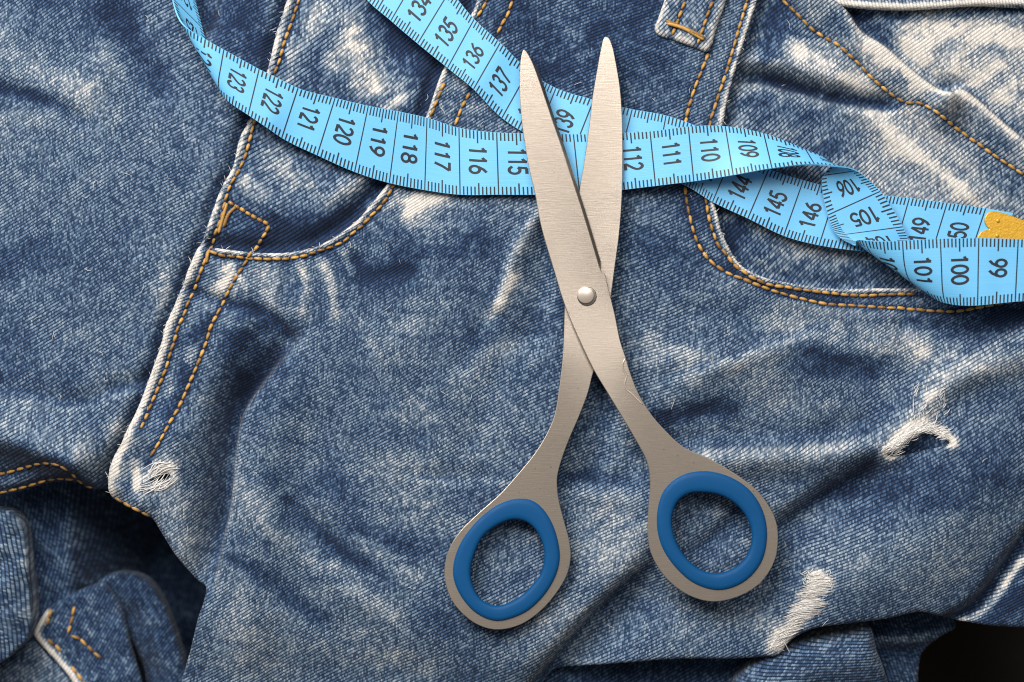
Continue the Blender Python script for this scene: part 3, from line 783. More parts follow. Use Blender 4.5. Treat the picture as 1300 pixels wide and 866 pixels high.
# bar tacks on the belt loop and by the coin pocket
def thread_tube(name, pts, r, mat, parent, flat=1.0):
    vs, fs = [], []
    pl = catmull(pts, 3.0); K = 6
    for i, p in enumerate(pl):
        a = pl[min(i+1, len(pl)-1)] - pl[max(i-1, 0)]
        t = a/np.linalg.norm(a); n_ = np.cross(t, (0, 0, 1)); n_ /= max(1e-6, np.linalg.norm(n_)); b_ = np.cross(n_, t)
        e = min(i, len(pl)-1-i); rr = r*(0.45 if e == 0 else 1)
        for k in range(K):
            ph = 2*math.pi*k/K
            q = p + n_*rr*math.cos(ph) + b_*rr*math.sin(ph)*flat
            vs.append(P(*q))
    n_ = len(pl)
    for i in range(n_-1):
        for k in range(K):
            fs.append((i*K+k, i*K+(k+1) % K, (i+1)*K+(k+1) % K, (i+1)*K+k))
    fs.append(tuple(range(K))[::-1]); fs.append(tuple((n_-1)*K+k for k in range(K)))
    me = bpy.data.meshes.new(name); me.from_pydata(vs, [], fs)
    me.polygons.foreach_set('use_smooth', np.ones(len(me.polygons), bool)); me.materials.append(mat); me.update()
    o = bpy.data.objects.new(name, me); C.objects.link(o); o.parent = parent
    return o
for pts in ([(845, 28), (860, 34), (878, 42), (894, 50)], [(846, 31), (868, 38), (893, 52)]):
    zz = top_loop([p[0] for p in pts], [p[1] for p in pts])
    thread_tube('bar_tack', [(x, y, z+2.2) for (x, y), z in zip(pts, zz)], 2.4, GOLD, loop)
for pts in ([(300, 262), (290, 272), (284, 288)], [(288, 258), (283, 275), (277, 296)], [(268, 312), (264, 322), (262, 334)]):
    zz = np.maximum(top_coin([p[0] for p in pts], [p[1] for p in pts]), top_front([p[0] for p in pts], [p[1] for p in pts]))
    thread_tube('bar_tack', [(x, y, z+2.0) for (x, y), z in zip(pts, zz)], 2.2, GOLD, coin)

# ---- frayed threads, joined per rip
def fray(name, strands, parent, mat=WHITE):
    vs, fs = [], []
    for pts, r in strands:
        pl = catmull(pts, 4.0); K = 4; b0 = len(vs)
        for i, p in enumerate(pl):
            a = pl[min(i+1, len(pl)-1)] - pl[max(i-1, 0)]
            t = a/max(1e-6, np.linalg.norm(a)); n_ = np.cross(t, (0, 0, 1)); n_ /= max(1e-6, np.linalg.norm(n_)); b_ = np.cross(n_, t)
            rr = r*(1 - .6*abs(2*i/(len(pl)-1)-1)**3)
            for k in range(K):
                ph = 2*math.pi*k/K + .4
                vs.append(P(*(p + n_*rr*math.cos(ph) + b_*rr*math.sin(ph))))
        for i in range(len(pl)-1):
            for k in range(K):
                fs.append((b0+i*K+k, b0+i*K+(k+1) % K, b0+(i+1)*K+(k+1) % K, b0+(i+1)*K+k))
    me = bpy.data.meshes.new(name); me.from_pydata(vs, [], fs)
    me.polygons.foreach_set('use_smooth', np.ones(len(me.polygons), bool)); me.materials.append(mat); me.update()
    o = bpy.data.objects.new(name, me); C.objects.link(o); o.parent = parent; o['kind'] = 'stuff'
    return o
def zt(x, y): return float(top_front([x], [y])[0])
U = random.uniform
st = []
# rip on the right: pale weft threads lying over its upper lip
lipl = catmull(RIP1[:7], 1.0)
for k in range(200):
    q = lipl[int(U(0, .97)*(len(lipl)-1))]
    L = U(8, 26); a = U(-.5, .25) - .15
    dx, dy = math.cos(a)*L*.9, -abs(math.sin(a))*L*.5 - U(0, 3)
    x0, y0 = q[0] - dx*.6, q[1] - U(0, 9) + dy*.0
    x1, y1 = x0 + dx, y0 - L*U(.15, .55)
    xm, ym = (x0+x1)/2 + U(-1, 1), (y0+y1)/2 + U(-3, 1)
    st.append(([(x0, y0, zt(x0, y0-2)+1.2), (xm, ym, zt(xm, ym)+U(1.2, 3)), (x1, y1, zt(x1, y1)+.6)], U(.22, .55)))
for k in range(40):
    x0, y0 = U(1150, 1195), U(488, 545); L = U(5, 14); a = U(.6, 2.0)
    x1, y1 = x0 + math.cos(a)*L, y0 - math.sin(a)*L
    st.append(([(x0, y0, zt(x0, y0)+.4), ((x0+x1)/2+U(-2, 2), (y0+y1)/2, zt(x0, y0)+U(1, 3)), (x1, y1, zt(x1, y1)+.5)], U(.3, .55)))
fray('frayed_threads', st, front)
st = []
for k in range(110):
    t = U(0, 1); x0 = 1120 + 34*t + U(-6, 6); y0 = 576 - 30*t + U(-7, 7); L = U(7, 20); a = U(.35, 1.0)
    x1, y1 = x0 + math.cos(a)*L, y0 - math.sin(a)*L
    st.append(([(x0, y0, zt(x0, y0)+.5), ((x0+x1)/2+U(-2, 2), (y0+y1)/2+U(-2, 2), zt((x0+x1)/2, (y0+y1)/2)+U(1, 3)), (x1, y1, zt(x1, y1)+.5)], U(.22, .5)))
fray('frayed_threads', st, front)
st = []
# ladder of white weft threads low in the middle right
for k in range(330):
    t = U(0, 1)
    ax = np.interp(t, [0, .3, .65, 1], [1024, 1008, 996, 980]); ay = np.interp(t, [0, .3, .65, 1], [733, 768, 795, 830])
    bx = np.interp(t, [0, .3, .65, 1], [1052, 1042, 1022, 986]); by = ay - np.interp(t, [0, 1], [4, 10])
    wv = 1.6*math.sin(t*17) + 2.4*math.sin(t*41+1)
    if math.sin(t*29+.6) > .93: continue
    ax += U(-7, 7) - wv*.6; bx += U(-13, 8) + wv; ay += U(-1.5, 1.5); by += U(-3, 3)
    xm, ym = (ax+bx)/2, (ay+by)/2 - U(0, 4)
    st.append(([(ax, ay, zt(ax, ay)+.3), (xm, ym, zt(xm, ym)+U(.8, 3.6)), (bx, by, zt(bx, by)+.4)], U(.16, .42)))
for k in range(30):
    x0, y0 = U(1016, 1050), U(726, 742); L = U(5, 12); a = U(.5, 2.4)
    x1, y1 = x0 + math.cos(a)*L, y0 - math.sin(a)*L*.7
    st.append(([(x0, y0, zt(x0, y0)+.4), ((x0+x1)/2+U(-2, 2), (y0+y1)/2, zt(x0, y0)+U(1, 3)), (x1, y1, zt(x1, y1)+.5)], U(.3, .6)))
fray('frayed_threads', st, front)
st = []
for k in range(30):
    s = random.choice((-1, 1))*U(.16, 1.25)
    x0, y0 = 188 + U(-12, 14), 611 + s*10 + U(-4, 4)
    x1, y1 = 220 + U(-16, 12), 599 + s*10 + U(-4, 4)
    xm, ym = (x0+x1)/2, (y0+y1)/2 + (-7 if s < 0 else 6)*U(.1, 1)
    if abs(s) < .12: xm += 0
    st.append(([(x0, y0, zt(x0, y0)+1), (xm, ym, zt(xm, ym if abs(s) > .3 else ym)+2), (x1, y1, zt(x1, y1)+.6)], U(.3, .75)))
fray('frayed_threads', st, front)
# fuzz along the white worn edges
def fuzz(line, top, parent, n, side=4):
    pl = catmull(line, 1.0); st = []
    for k in range(n):
        i = random.randrange(1, len(pl)-1); x, y = pl[i]
        t = pl[i+1]-pl[i-1]; t /= np.linalg.norm(t)
        nx, ny = -t[1], t[0]
        o0 = U(-side, side); L = U(3, 8); a = U(-1.2, 1.2)
        dx, dy = math.cos(a)*t[0]+math.sin(a)*nx, math.cos(a)*t[1]+math.sin(a)*ny
        if random.random() < .5: dx, dy = -dx, -dy
        x0, y0 = x+nx*o0, y+ny*o0; x1, y1 = x0+dx*L, y0+dy*L
        z0 = float(top([x0], [y0])[0]); z1 = float(top([x1], [y1])[0])
        if z0 < -60: continue
        if z1 < -60: z1 = z0
        st.append(([(x0, y0, z0+.2), ((x0+x1)/2, (y0+y1)/2, max(z0, z1)+U(.3, 1.4)), (x1, y1, z1+.4)], U(.2, .4)))
    fray('edge_fuzz', st, parent)
fuzz([(x+3, y) for x, y in FLY_TOP], top_coin, coin, 110, 3)
fuzz([(x+3, y) for x, y in FLY_LOW], top_front, front, 110, 3)
fuzz([(x-2, y) for x, y in PR_EDGE[:15]], top_front, front, 110, 3)
fuzz([(x+1, y+2) for x, y in PL_EDGE], top_front, front, 70, 2.5)

print('TIME tape', time.time()-_t0)
st = []
for k in range(150):
    x0, y0 = U(0, 1290), U(10, 840); z0 = float(max(t([x0], [y0])[0] for o, t in SHEETS[:4]))
    if z0 < -60: continue
    L = U(4, 13); a = U(0, 6.3); x1, y1 = x0+math.cos(a)*L, y0+math.sin(a)*L; bend = U(-3, 3)
    st.append(([(x0, y0, z0+.6), ((x0+x1)/2-math.sin(a)*bend, (y0+y1)/2+math.cos(a)*bend, z0+U(1, 2.2)), (x1, y1, z0+.8)], U(.16, .30)))
fray('lint', st, jeans)
# ------------------------------------------------------------------ measuring tape
TAPE_F = (HU - 15)/HU
NT = 13
tt = np.linspace(0, 1, NT)
CAPS = {}     # centimetre coordinate -> cross-section (NT,3)
def cap(c, T, B_, zT, zB):
    T = np.array(T, float); B_ = np.array(B_, float)
    CAPS[c] = np.stack([T[0]+(B_[0]-T[0])*tt, T[1]+(B_[1]-T[1])*tt, zT+(zB-zT)*tt], 1)
def roll(q, p0, n, R, Rz, zt_, drop=None):
    """wrap a flat point about a roller: p0/n = silhouette point and inward normal"""
    d = (q[0]-p0[0])*n[0] + (q[1]-p0[1])*n[1]
    if d >= R: return np.array([q[0], q[1], zt_])
    th = (R-d)/R
    if th <= math.pi: dn = R - R*math.sin(th); z = zt_ - Rz*(1-math.cos(th))
    else: dn = R + (R*th - math.pi*R); z = zt_ - 2*Rz
    return np.array([q[0]+(dn-d)*n[0], q[1]+(dn-d)*n[1], z])
def lin(tab, c):
    ks = sorted(tab); a = np.array([tab[k] for k in ks])
    return np.array([np.interp(c, ks, a[:, i]) for i in range(a.shape[1])])
def ext(tab, c):
    ks = sorted(tab)
    if c > ks[-1]:
        a, b = np.array(tab[ks[-2]]), np.array(tab[ks[-1]]); return b + (b-a)*(c-ks[-1])/(ks[-1]-ks[-2])
    if c < ks[0]:
        a, b = np.array(tab[ks[1]]), np.array(tab[ks[0]]); return b + (b-a)*(ks[0]-c)/(ks[1]-ks[0])
    return lin(tab, c)
# right-hand end: 96.5 .. 103.6 turns under at a slanting roll
fT = {96.5: (1386, 308), 98.5: (1286, 305), 99.5: (1236, 303.5), 100.5: (1187.5, 304.5), 101.5: (1140, 307)}
fB = {96.5: (1380, 378), 98.5: (1282, 383.5), 99.5: (1234.5, 388.5), 100.5: (1191, 392), 101.5: (1146, 395)}
n1 = np.array((79., -111.)); n1 /= np.linalg.norm(n1)
ZR = 52
for c in np.arange(96.5, 102.61, .1):
    T = ext(fT, c); B_ = ext(fB, c)
    zt_ = ZR - 6*max(0, min(1, (100.5-c)/3))
    CAPS[round(float(c), 2)] = np.array([roll(T+(B_-T)*t, (1089, 312), n1, 36., 20., zt_) for t in tt])
# middle strip and long front run: second roll
gB = {105.5: (1127, 199), 106.5: (1078, 205), 107.5: (1028, 211), 108.5: (977, 216), 109.5: (929, 224), 110.5: (880, 231), 111.5: (832, 236.5), 112.5: (783, 242)}
gT = {}
for c in gB:
    wv = {105.5: 70, 106.5: 71, 107.5: 72, 108.5: 72, 109.5: 71, 110.5: 70, 111.5: 70, 112.5: 73}[c]
    gT[c] = (gB[c][0]-.10*wv, gB[c][1]-.99*wv)
n2 = np.array((-.366, .93)); n2 /= np.linalg.norm(n2)
for c in np.arange(110.5, 112.51, .5):
    T = ext(gT, c); B_ = ext(gB, c)
    zt_ = np.interp(c, [104, 108, 110, 112.5], [44, 44, 30, 14])
    Rz = np.interp(c, [104, 110], [15, 10])
    CAPS[round(float(c), 2)] = np.array([roll(T+(B_-T)*t, (930, 160), n2, 20., Rz, zt_) for t in tt])
cap(109.5, (920, 161), (929, 224), 20, 38); cap(108.5, (969, 170), (977, 216), 17, 45); cap(107.5, (1022, 191), (1030, 211), 19, 46)
cap(107.0, (1048, 203), (1056, 213), 20, 44); cap(106.75, (1054, 212), (1072, 214), 19, 38); cap(106.5, (1045, 223), (1084, 217), 17, 30); cap(106.0, (1045, 247), (1103, 230), 15, 20)
cap(105.5, (1051, 273), (1117, 243), 15, 17); cap(104.5, (1063, 299), (1146, 288), 15, 16); cap(103.6, (1084, 311), (1156, 316), 20, 12)
# the long run, centimetre lines taken one by one
run = {113.5: ((728, 170), (736, 245), 10, 9), 114.5: ((680, 169), (686, 247), 10, 9), 115.5: ((630.5, 168), (633, 247), 10, 9), 116.5: ((582.5, 162), (584, 247), 11, 9),
       117.5: ((542, 149.5), (539, 241), 16, 9), 118.5: ((506, 142), (494, 232), 20, 10), 119.5: ((468, 135), (450, 218), 22, 11), 120.5: ((426, 125), (402.5, 197), 22, 12),
       121.5: ((379, 112.5), (357.5, 175), 22, 14)}
for c, (a, b, z0, z1) in run.items(): cap(c, a, b, z0, z1)
# left end rolls under and climbs out of the frame
lT = {121.5: (379, 112.5), 122.5: (330, 89), 123.5: (286, 65), 124.5: (240, 39), 125.5: (193, 12)}
lB = {121.5: (357.5, 175), 122.5: (316, 147), 123.5: (276, 121), 124.5: (234, 95), 125.5: (190, 70)}
n3 = np.array((.868, -.497))
for c in np.arange(122.0, 126.31, .1):
    T = ext(lT, c); B_ = ext(lB, c)
    zt_ = np.interp(c, [121.5, 124], [20, 34])
    L = []
    for t in tt:
        q0 = T+(B_-T)*t
        d = (q0[0]-229)*n3[0] + (q0[1]-26)*n3[1]
        q = roll(q0, (229, 26), n3, 12., 10., zt_)
        if d < 12 - 12*math.pi*.5:
            dn = (q[0]-229)*n3[0] + (q[1]-26)*n3[1]
            k = dn*.58
            q = np.array([q[0]-n3[0]*k, q[1]-n3[1]*k, q[2]-dn*.55])
        L.append(q)
    CAPS[round(float(c), 2)] = np.array(L)
# loop outside the frame, then the upper strip to the brass end
cap(128.0, (262, -95), (222, -110), -6, 24)
cap(129.5, (330, -150), (300, -205), 20, 10)
cap(131.0, (410, -95), (430, -170), 16, 12)
up = {132.5: ((462, -5), (502, -76)), 133.5: ((496, 26), (537, -44)), 134.5: ((530, 55), (571, -12)), 135.5: ((568, 86), (602, 24)), 136.5: ((601, 113), (635, 54)),
      137.5: ((637, 149), (671, 88)), 138.5: ((680, 175), (706, 111)), 139.5: ((728, 192), (754, 126)), 140.5: ((785, 208), (803, 138)), 141.5: ((832, 221), (846, 146)),
      142.5: ((872, 236), (892, 163)), 143.5: ((905, 256), (933, 190)), 144.5: ((950, 277), (977, 214)), 145.5: ((996, 299), (1021, 228)), 146.5: ((1041, 311), (1064, 239)),
      147.5: ((1090, 318), (1110, 246)), 148.5: ((1136, 321), (1156, 251)), 149.5: ((1183, 326), (1204, 257)), 150.5: ((1231, 331), (1253, 264)), 151.2: ((1266, 336), (1288, 270))}
for c, (a, b) in up.items():
    h = 12 if c < 137 else 4
    cap(c, a, b, h, h)
ks = sorted(CAPS)
arr = np.array([CAPS[k] for k in ks])
CS = np.arange(96.5, 151.21, .1)
# smooth interpolation along the tape (monotone in c), one spline for each lengthwise line
def herm(kx, ky, x):
    kx = np.array(kx); d = np.diff(kx)[:, None, None]; sl = np.diff(ky, axis=0)/d
    mm = np.zeros_like(ky); mm[1:-1] = (sl[:-1]*d[1:] + sl[1:]*d[:-1])/(d[1:]+d[:-1]); mm[0] = sl[0]; mm[-1] = sl[-1]
    i = np.clip(np.searchsorted(kx, x, side='right')-1, 0, len(kx)-2)
    h = (kx[i+1]-kx[i]); t = ((x-kx[i])/h)[:, None, None]; h = h[:, None, None]
    return (2*t**3-3*t**2+1)*ky[i] + (t**3-2*t**2+t)*h*mm[i] + (-2*t**3+3*t**2)*ky[i+1] + (t**3-t**2)*h*mm[i+1]
GRID = herm(ks, arr, CS)
# rest on the cloth
ct = cloth_top(GRID[..., 0].ravel(), GRID[..., 1].ravel()).reshape(GRID.shape[:2])
lo = ct.max(1)
k = np.ones(25)/25
def smooth(a): return np.convolve(np.pad(a, 12, mode='edge'), k, mode='valid')
for a_, b_ in ((112.5, 121.6), (132.0, 151.3)):
    s_ = (CS >= a_) & (CS <= b_)
    need = (ct + 2.6 - GRID[..., 2]).max(1); need = np.maximum(need, 0); need = np.where(s_, need, 0)
    env = np.array([need[max(0, i-10):i+11].max() for i in range(len(need))])
    env = smooth(env)
    GRID[..., 2] += env[:, None]
# the long run lies over the upper strip where they cross
upz = GRID[(CS > 138) & (CS < 144)][..., 2].max()
s_ = np.interp(CS, [108, 110, 111, 115.5, 117], [0, 1, 1, 1, 0])
cur = GRID[..., 2].min(1)
GRID[..., 2] += (s_*np.maximum(0, upz + 2.5 - cur))[:, None]
GRID[..., 2] += 2.4*fbm(CS[:, None]*1.1, tt[None, :]*.8+3, 2)
dC = np.gradient(GRID, axis=0); dT = np.gradient(GRID, axis=1)
NRM = np.cross(dT, dC); NRM[..., :] = np.cross(dT, dC)
NRM /= np.maximum(1e-9, np.linalg.norm(NRM, axis=2))[..., None]
# drawing y runs down, so check the sign where the printed face is known to look up
i0 = int(round((116-96.5)/.1))
if NRM[i0, 6, 2] < 0: NRM = -NRM

def tape_at(c, t, off):
    fi = np.clip((np.asarray(c)-96.5)/.1, 0, len(CS)-1.001); i = fi.astype(int); a = (fi-i)[:, None]
    fj = np.clip(np.asarray(t)*(NT-1), 0, NT-1.001); j = fj.astype(int); b = (fj-j)[:, None]
    def L(A): return (A[i, j]*(1-a)+A[i+1, j]*a)*(1-b) + (A[i, j+1]*(1-a)+A[i+1, j+1]*a)*b
    p = L(GRID) + L(NRM)*off
    return np.stack([(p[:, 0]-650)*S*TAPE_F, (433-p[:, 1])*S*TAPE_F, p[:, 2]*S], 1)

def tape_material():
    m, nt, bs = new_mat('blue_tape'); g = G(nt)
    uv = g.n('ShaderNodeUVMap', uv_map='run').outputs[0]
    sep = g.n('ShaderNodeSeparateXYZ'); g.put(sep.inputs[0], uv)
    rib = g.noise(g.xyz(g.m('MULTIPLY', sep.outputs[0], .5), g.m('MULTIPLY', sep.outputs[1], 60)), 1.0, 3)
    blot = g.noise(g.xyz(sep.outputs[0], g.m('MULTIPLY', sep.outputs[1], 2)), 1.3, 3)
    col = g.mix(rib, (.125, .455, .79, 1), (.165, .53, .86, 1))
    col = g.mix(g.m('MULTIPLY', blot, .35), col, (.15, .42, .66, 1))
    g.put(bs.inputs['Base Color'], col)
    bs.inputs['Roughness'].default_value = .48
    bs.inputs['Subsurface Weight'].default_value = .0
    bp = g.n('ShaderNodeBump'); bp.inputs['Strength'].default_value = .25; bp.inputs['Distance'].default_value = .6*S
    g.put(bp.inputs['Height'], rib); g.put(bs.inputs['Normal'], bp.outputs[0])
    return m
TAPEM = tape_material()
INK, nt, bs = new_mat('black_ink'); bs.inputs['Base Color'].default_value = (.012, .016, .026, 1); bs.inputs['Roughness'].default_value = .55

tape = empty('tape_measure')
tape['label'] = 'light blue measuring tape with black centimetre numbers winding across the jeans'
tape['category'] = 'tape measure'
TH = .9
def build_band():
    cc, t2 = np.meshgrid(CS, tt, indexing='ij')
    a = tape_at(cc.ravel(), t2.ravel(), TH); b = tape_at(cc.ravel(), t2.ravel(), -TH)
    n_ = len(CS); vs = np.concatenate([a, b]); N = n_*NT; fs = []
    idx = lambda i, j: i*NT+j
    for i in range(n_-1):
        for j in range(NT-1):
            fs.append((idx(i, j), idx(i+1, j), idx(i+1, j+1), idx(i, j+1)))
            fs.append((N+idx(i, j), N+idx(i, j+1), N+idx(i+1, j+1), N+idx(i+1, j)))
        fs.append((idx(i, 0), N+idx(i, 0), N+idx(i+1, 0), idx(i+1, 0)))
        fs.append((idx(i, NT-1), idx(i+1, NT-1), N+idx(i+1, NT-1), N+idx(i, NT-1)))
    for i in (0, n_-1):
        for j in range(NT-1):
            fs.append((idx(i, j), idx(i, j+1), N+idx(i, j+1), N+idx(i, j)))
    me = bpy.data.meshes.new('tape_band'); me.from_pydata(vs.tolist(), [], fs)
    uvl = me.uv_layers.new(name='run')
    li = np.empty(len(me.loops), np.int32); me.loops.foreach_get('vertex_index', li)
    uu = np.concatenate([cc.ravel(), cc.ravel()]); vv = np.concatenate([t2.ravel(), t2.ravel()+3])
    uvl.data.foreach_set('uv', np.stack([uu[li], vv[li]], 1).astype(np.float32).ravel())
    me.polygons.foreach_set('use_smooth', np.ones(len(me.polygons), bool))
    me.materials.append(TAPEM); me.update(); me.validate()
    for e in me.edges: pass
    o = bpy.data.objects.new('tape_band', me); C.objects.link(o); o.parent = tape
    md = o.modifiers.new('edges', 'EDGE_SPLIT'); md.split_angle = math.radians(50)
    return o
build_band()

def build_marks():
    vs, fs = [], []
    def bar(c, t0, t1, wd, side):
        n_ = max(2, int((t1-t0)*24)+1); t = np.linspace(t0, t1, n_); b0 = len(vs)
        h = wd*.5/48
        for s_ in (-h, h):
            vs.extend(tape_at(np.full(n_, c+s_), t, side*(TH+.22)).tolist())
        for q in range(n_-1):
            fs.append((b0+q, b0+q+1, b0+n_+q+1, b0+n_+q))
    for side in (1, -1):
        for k in range(966, 1506):
            c = k/10
            if side == -1 and not (1030 < k < 1085 or 1225 < k < 1290): continue
            r_ = k % 10
            if r_ == 5: bar(c, .004, .996, 1.5, side)
            elif r_ == 0: bar(c, .004, .195, 1.8, side); bar(c, .815, .996, 1.8, side)
            else: bar(c, .004, .13, 1.75, side); bar(c, .87, .996, 1.75, side)
    me = bpy.data.meshes.new('scale_marks'); me.from_pydata(vs, [], fs); me.materials.append(INK); me.update()
    o = bpy.data.objects.new('scale_marks', me); C.objects.link(o); o.parent = tape; o['kind'] = 'stuff'
build_marks()

# digits, drawn as broad pen strokes in a 0.62 x 1 box
def arc(cx, cy, rx, ry, a0, a1, n=14):
    return [(cx+rx*math.cos(math.radians(a0+(a1-a0)*k/n)), cy+ry*math.sin(math.radians(a0+(a1-a0)*k/n))) for k in range(n+1)]
PEN = {
 '0': [arc(.31, .5, .25, .44, 90, 450, 28)],
 '1': [[(.36, .02), (.36, .5), (.36, .97)], [(.36, .95), (.28, .82), (.14, .74)]],
 '2': [arc(.31, .69, .24, .25, 165, -25, 14) + [(.44, .46), (.25, .26), (.07, .06)], [(.05, .06), (.3, .06), (.58, .06)]],
 '3': [arc(.29, .715, .22, .225, 160, -85, 14), arc(.29, .28, .25, .24, 85, -165, 16)],
 '4': [[(.44, .02), (.44, .5), (.44, .96)], [(.44, .95), (.24, .62), (.05, .28)], [(.04, .27), (.3, .27), (.61, .27)]],
 '5': [[(.55, .93), (.35, .93), (.15, .93)], [(.15, .95), (.125, .72), (.10, .5)], arc(.29, .32, .26, .27, 140, -160, 18)],
 '6': [[(.50, .93), (.30, .78), (.12, .50)], arc(.31, .31, .245, .26, 0, 360, 24)],
 '7': [[(.05, .93), (.3, .93), (.57, .93)], [(.56, .92), (.36, .5), (.24, .03)]],
 '8': [arc(.31, .725, .205, .215, 0, 360, 22), arc(.31, .275, .25, .235, 0, 360, 24)],
 '9': [[(.12, .07), (.32, .22), (.50, .50)], arc(.31, .69, .245, .26, 0, 360, 24)],
}
GL = {}
def glyph(ch, pw=.082):
    if ch in GL: return GL[ch]
    vs, fs = [], []
    for L in PEN[ch]:
        p = np.array(L); closed = np.linalg.norm(p[0]-p[-1]) < 1e-6; b0 = len(vs)
        for k in range(len(p)):
            if closed: a, b = p[k-1 if k else -2], p[k+1 if k+1 < len(p) else 1]
            else: a, b = p[max(k-1, 0)], p[min(k+1, len(p)-1)]
            t = (b-a)/max(1e-9, np.linalg.norm(b-a)); n_ = np.array((-t[1], t[0]))
            q = p[k]
            vs += [tuple(q+n_*pw*np.array((1, 1))), tuple(q), tuple(q-n_*pw)]
        for k in range(len(p)-1):
            for m_ in (0, 1): fs.append((b0+3*k+m_, b0+3*k+m_+1, b0+3*k+m_+4, b0+3*k+m_+3))
    v = np.array(vs); GL[ch] = (v, fs, .62, 1.0); return GL[ch]
def number(n, side=1):
    txt = str(n); h_cm = 23.5/48
    hh = glyph('0')[3]
    adv = .150; gw = .138
    total = adv*len(txt)
    t0 = .455 - total/2
    vs, fs = [], []
    for q, ch in enumerate(txt):
        v, f, wd, ht = glyph(ch)
        wsc = gw/glyph('0')[2]
        xs = v[:, 0]*wsc
        x = t0 + q*adv + (adv-gw)/2 + xs
        y = v[:, 1]/hh*h_cm
        if side > 0: c = n + h_cm/2 - y; t = x
        else: c = n + h_cm/2 - y; t = 1 - x
        b0 = len(vs)
        vs.extend(tape_at(c, t, side*(TH+.24)).tolist())
        fs += [tuple(b0+i for i in fc) for fc in f]
    me = bpy.data.meshes.new('printed_number'); me.from_pydata(vs, [], fs); me.materials.append(INK); me.update()
    o = bpy.data.objects.new('printed_number', me); C.objects.link(o); o.parent = tape
for n_ in list(range(97, 104)) + list(range(107, 125)) + list(range(132, 151)):
    number(n_)
for n_ in (104, 105, 106, 125, 126): number(n_, -1)

# brass end of the tape
BR, nt, bs = new_mat('brass'); g = G(nt)
tc = g.n('ShaderNodeTexCoord').outputs['Object']
g.put(bs.inputs['Base Color'], g.mix(g.noise(tc, 900, 4), (.62, .33, .025, 1), (.80, .47, .06, 1)))
bs.inputs['Metallic'].default_value = .55; bs.inputs['Roughness'].default_value = .38
bp = g.n('ShaderNodeBump'); bp.inputs['Strength'].default_value = .25; bp.inputs['Distance'].default_value = S
g.put(bp.inputs['Height'], g.noise(tc, 1500, 3)); g.put(bs.inputs['Normal'], bp.outputs[0])

def plate(name, outline, holes, z0, z1, bev, mat, parent, f=1.0, step=2.5, tilt=None):
    """flat stamped plate with rounded rim, from its outline"""
    cu = bpy.data.curves.new(name, 'CURVE'); cu.dimensions = '2D'; cu.fill_mode = 'BOTH'
    for L in [outline]+list(holes):
        sp = cu.splines.new('POLY'); sp.points.add(len(L)-1); sp.use_cyclic_u = True
        for q, p in enumerate(L):
            a = P(p[0], p[1], 0, f); sp.points[q].co = (a[0], a[1], 0, 1)
    cu.bevel_depth = bev*S; cu.bevel_resolution = 1; cu.offset = -bev*S
    cu.extrude = max(1e-7, ((z1-z0)/2 - bev)*S)
    o = bpy.data.objects.new(name, cu); C.objects.link(o); bpy.context.view_layer.update()
    me = bpy.data.meshes.new_from_object(o.evaluated_get(bpy.context.evaluated_depsgraph_get()))
    bpy.data.objects.remove(o); bpy.data.curves.remove(cu)
    me.transform(Matrix.Translation((0, 0, (z0+z1)/2*S)))
    me.name = name; me.materials.clear(); me.materials.append(mat)
    o = bpy.data.objects.new(name, me); C.objects.link(o); o.parent = parent
    return o
bz = float(GRID[-8, :, 2].max())
clip = catmull([(1263, 268), (1278, 271), (1300, 279), (1318, 285), (1312, 306), (1302, 350), (1280, 345), (1246, 336), (1236, 330), (1236, 322), (1242, 316), (1247, 314), (1243, 309), (1242, 302), (1246, 295), (1252, 292), (1257, 291), (1254, 287), (1251, 281), (1253, 273), (1257, 269)], 1.5, closed=True)
cl = plate('brass_tip', clip, [], bz+1.2, bz+4.0, .8, BR, tape, TAPE_F)
cl['label'] = 'brass end clip of the tape'
def dome(name, x, y, z, r, h, mat, parent, f=1.0, seg=20, flat=.55):
    bm = bmesh.new(); rings = [(1, -.6), (1, .45), (.97, .75), (flat+(1-flat)*.45, .93), (flat, 1.0)]
    prev = None
    for rr, hz in rings:
        ring = [bm.verts.new(((r*rr*math.cos(2*math.pi*k/seg))*S, (r*rr*math.sin(2*math.pi*k/seg))*S, h*hz*S)) for k in range(seg)]
        if prev:
            for k in range(seg): bm.faces.new((prev[k], prev[(k+1) % seg], ring[(k+1) % seg], ring[k]))
        prev = ring
    bm.faces.new(prev)
    me = bpy.data.meshes.new(name); bm.to_mesh(me); bm.free()
    me.polygons.foreach_set('use_smooth', np.ones(len(me.polygons), bool)); me.materials.append(mat)
    o = bpy.data.objects.new(name, me); C.objects.link(o); o.parent = parent; o.location = P(x, y, z, f)
    return o
dome('clip_rivet', 1268, 280, bz+4, 2.2, 1.6, BR, cl, TAPE_F, 12)
dome('clip_rivet', 1267, 299, bz+4, 2.2, 1.6, BR, cl, TAPE_F, 12)

print('TIME before scissors', time.time()-_t0)
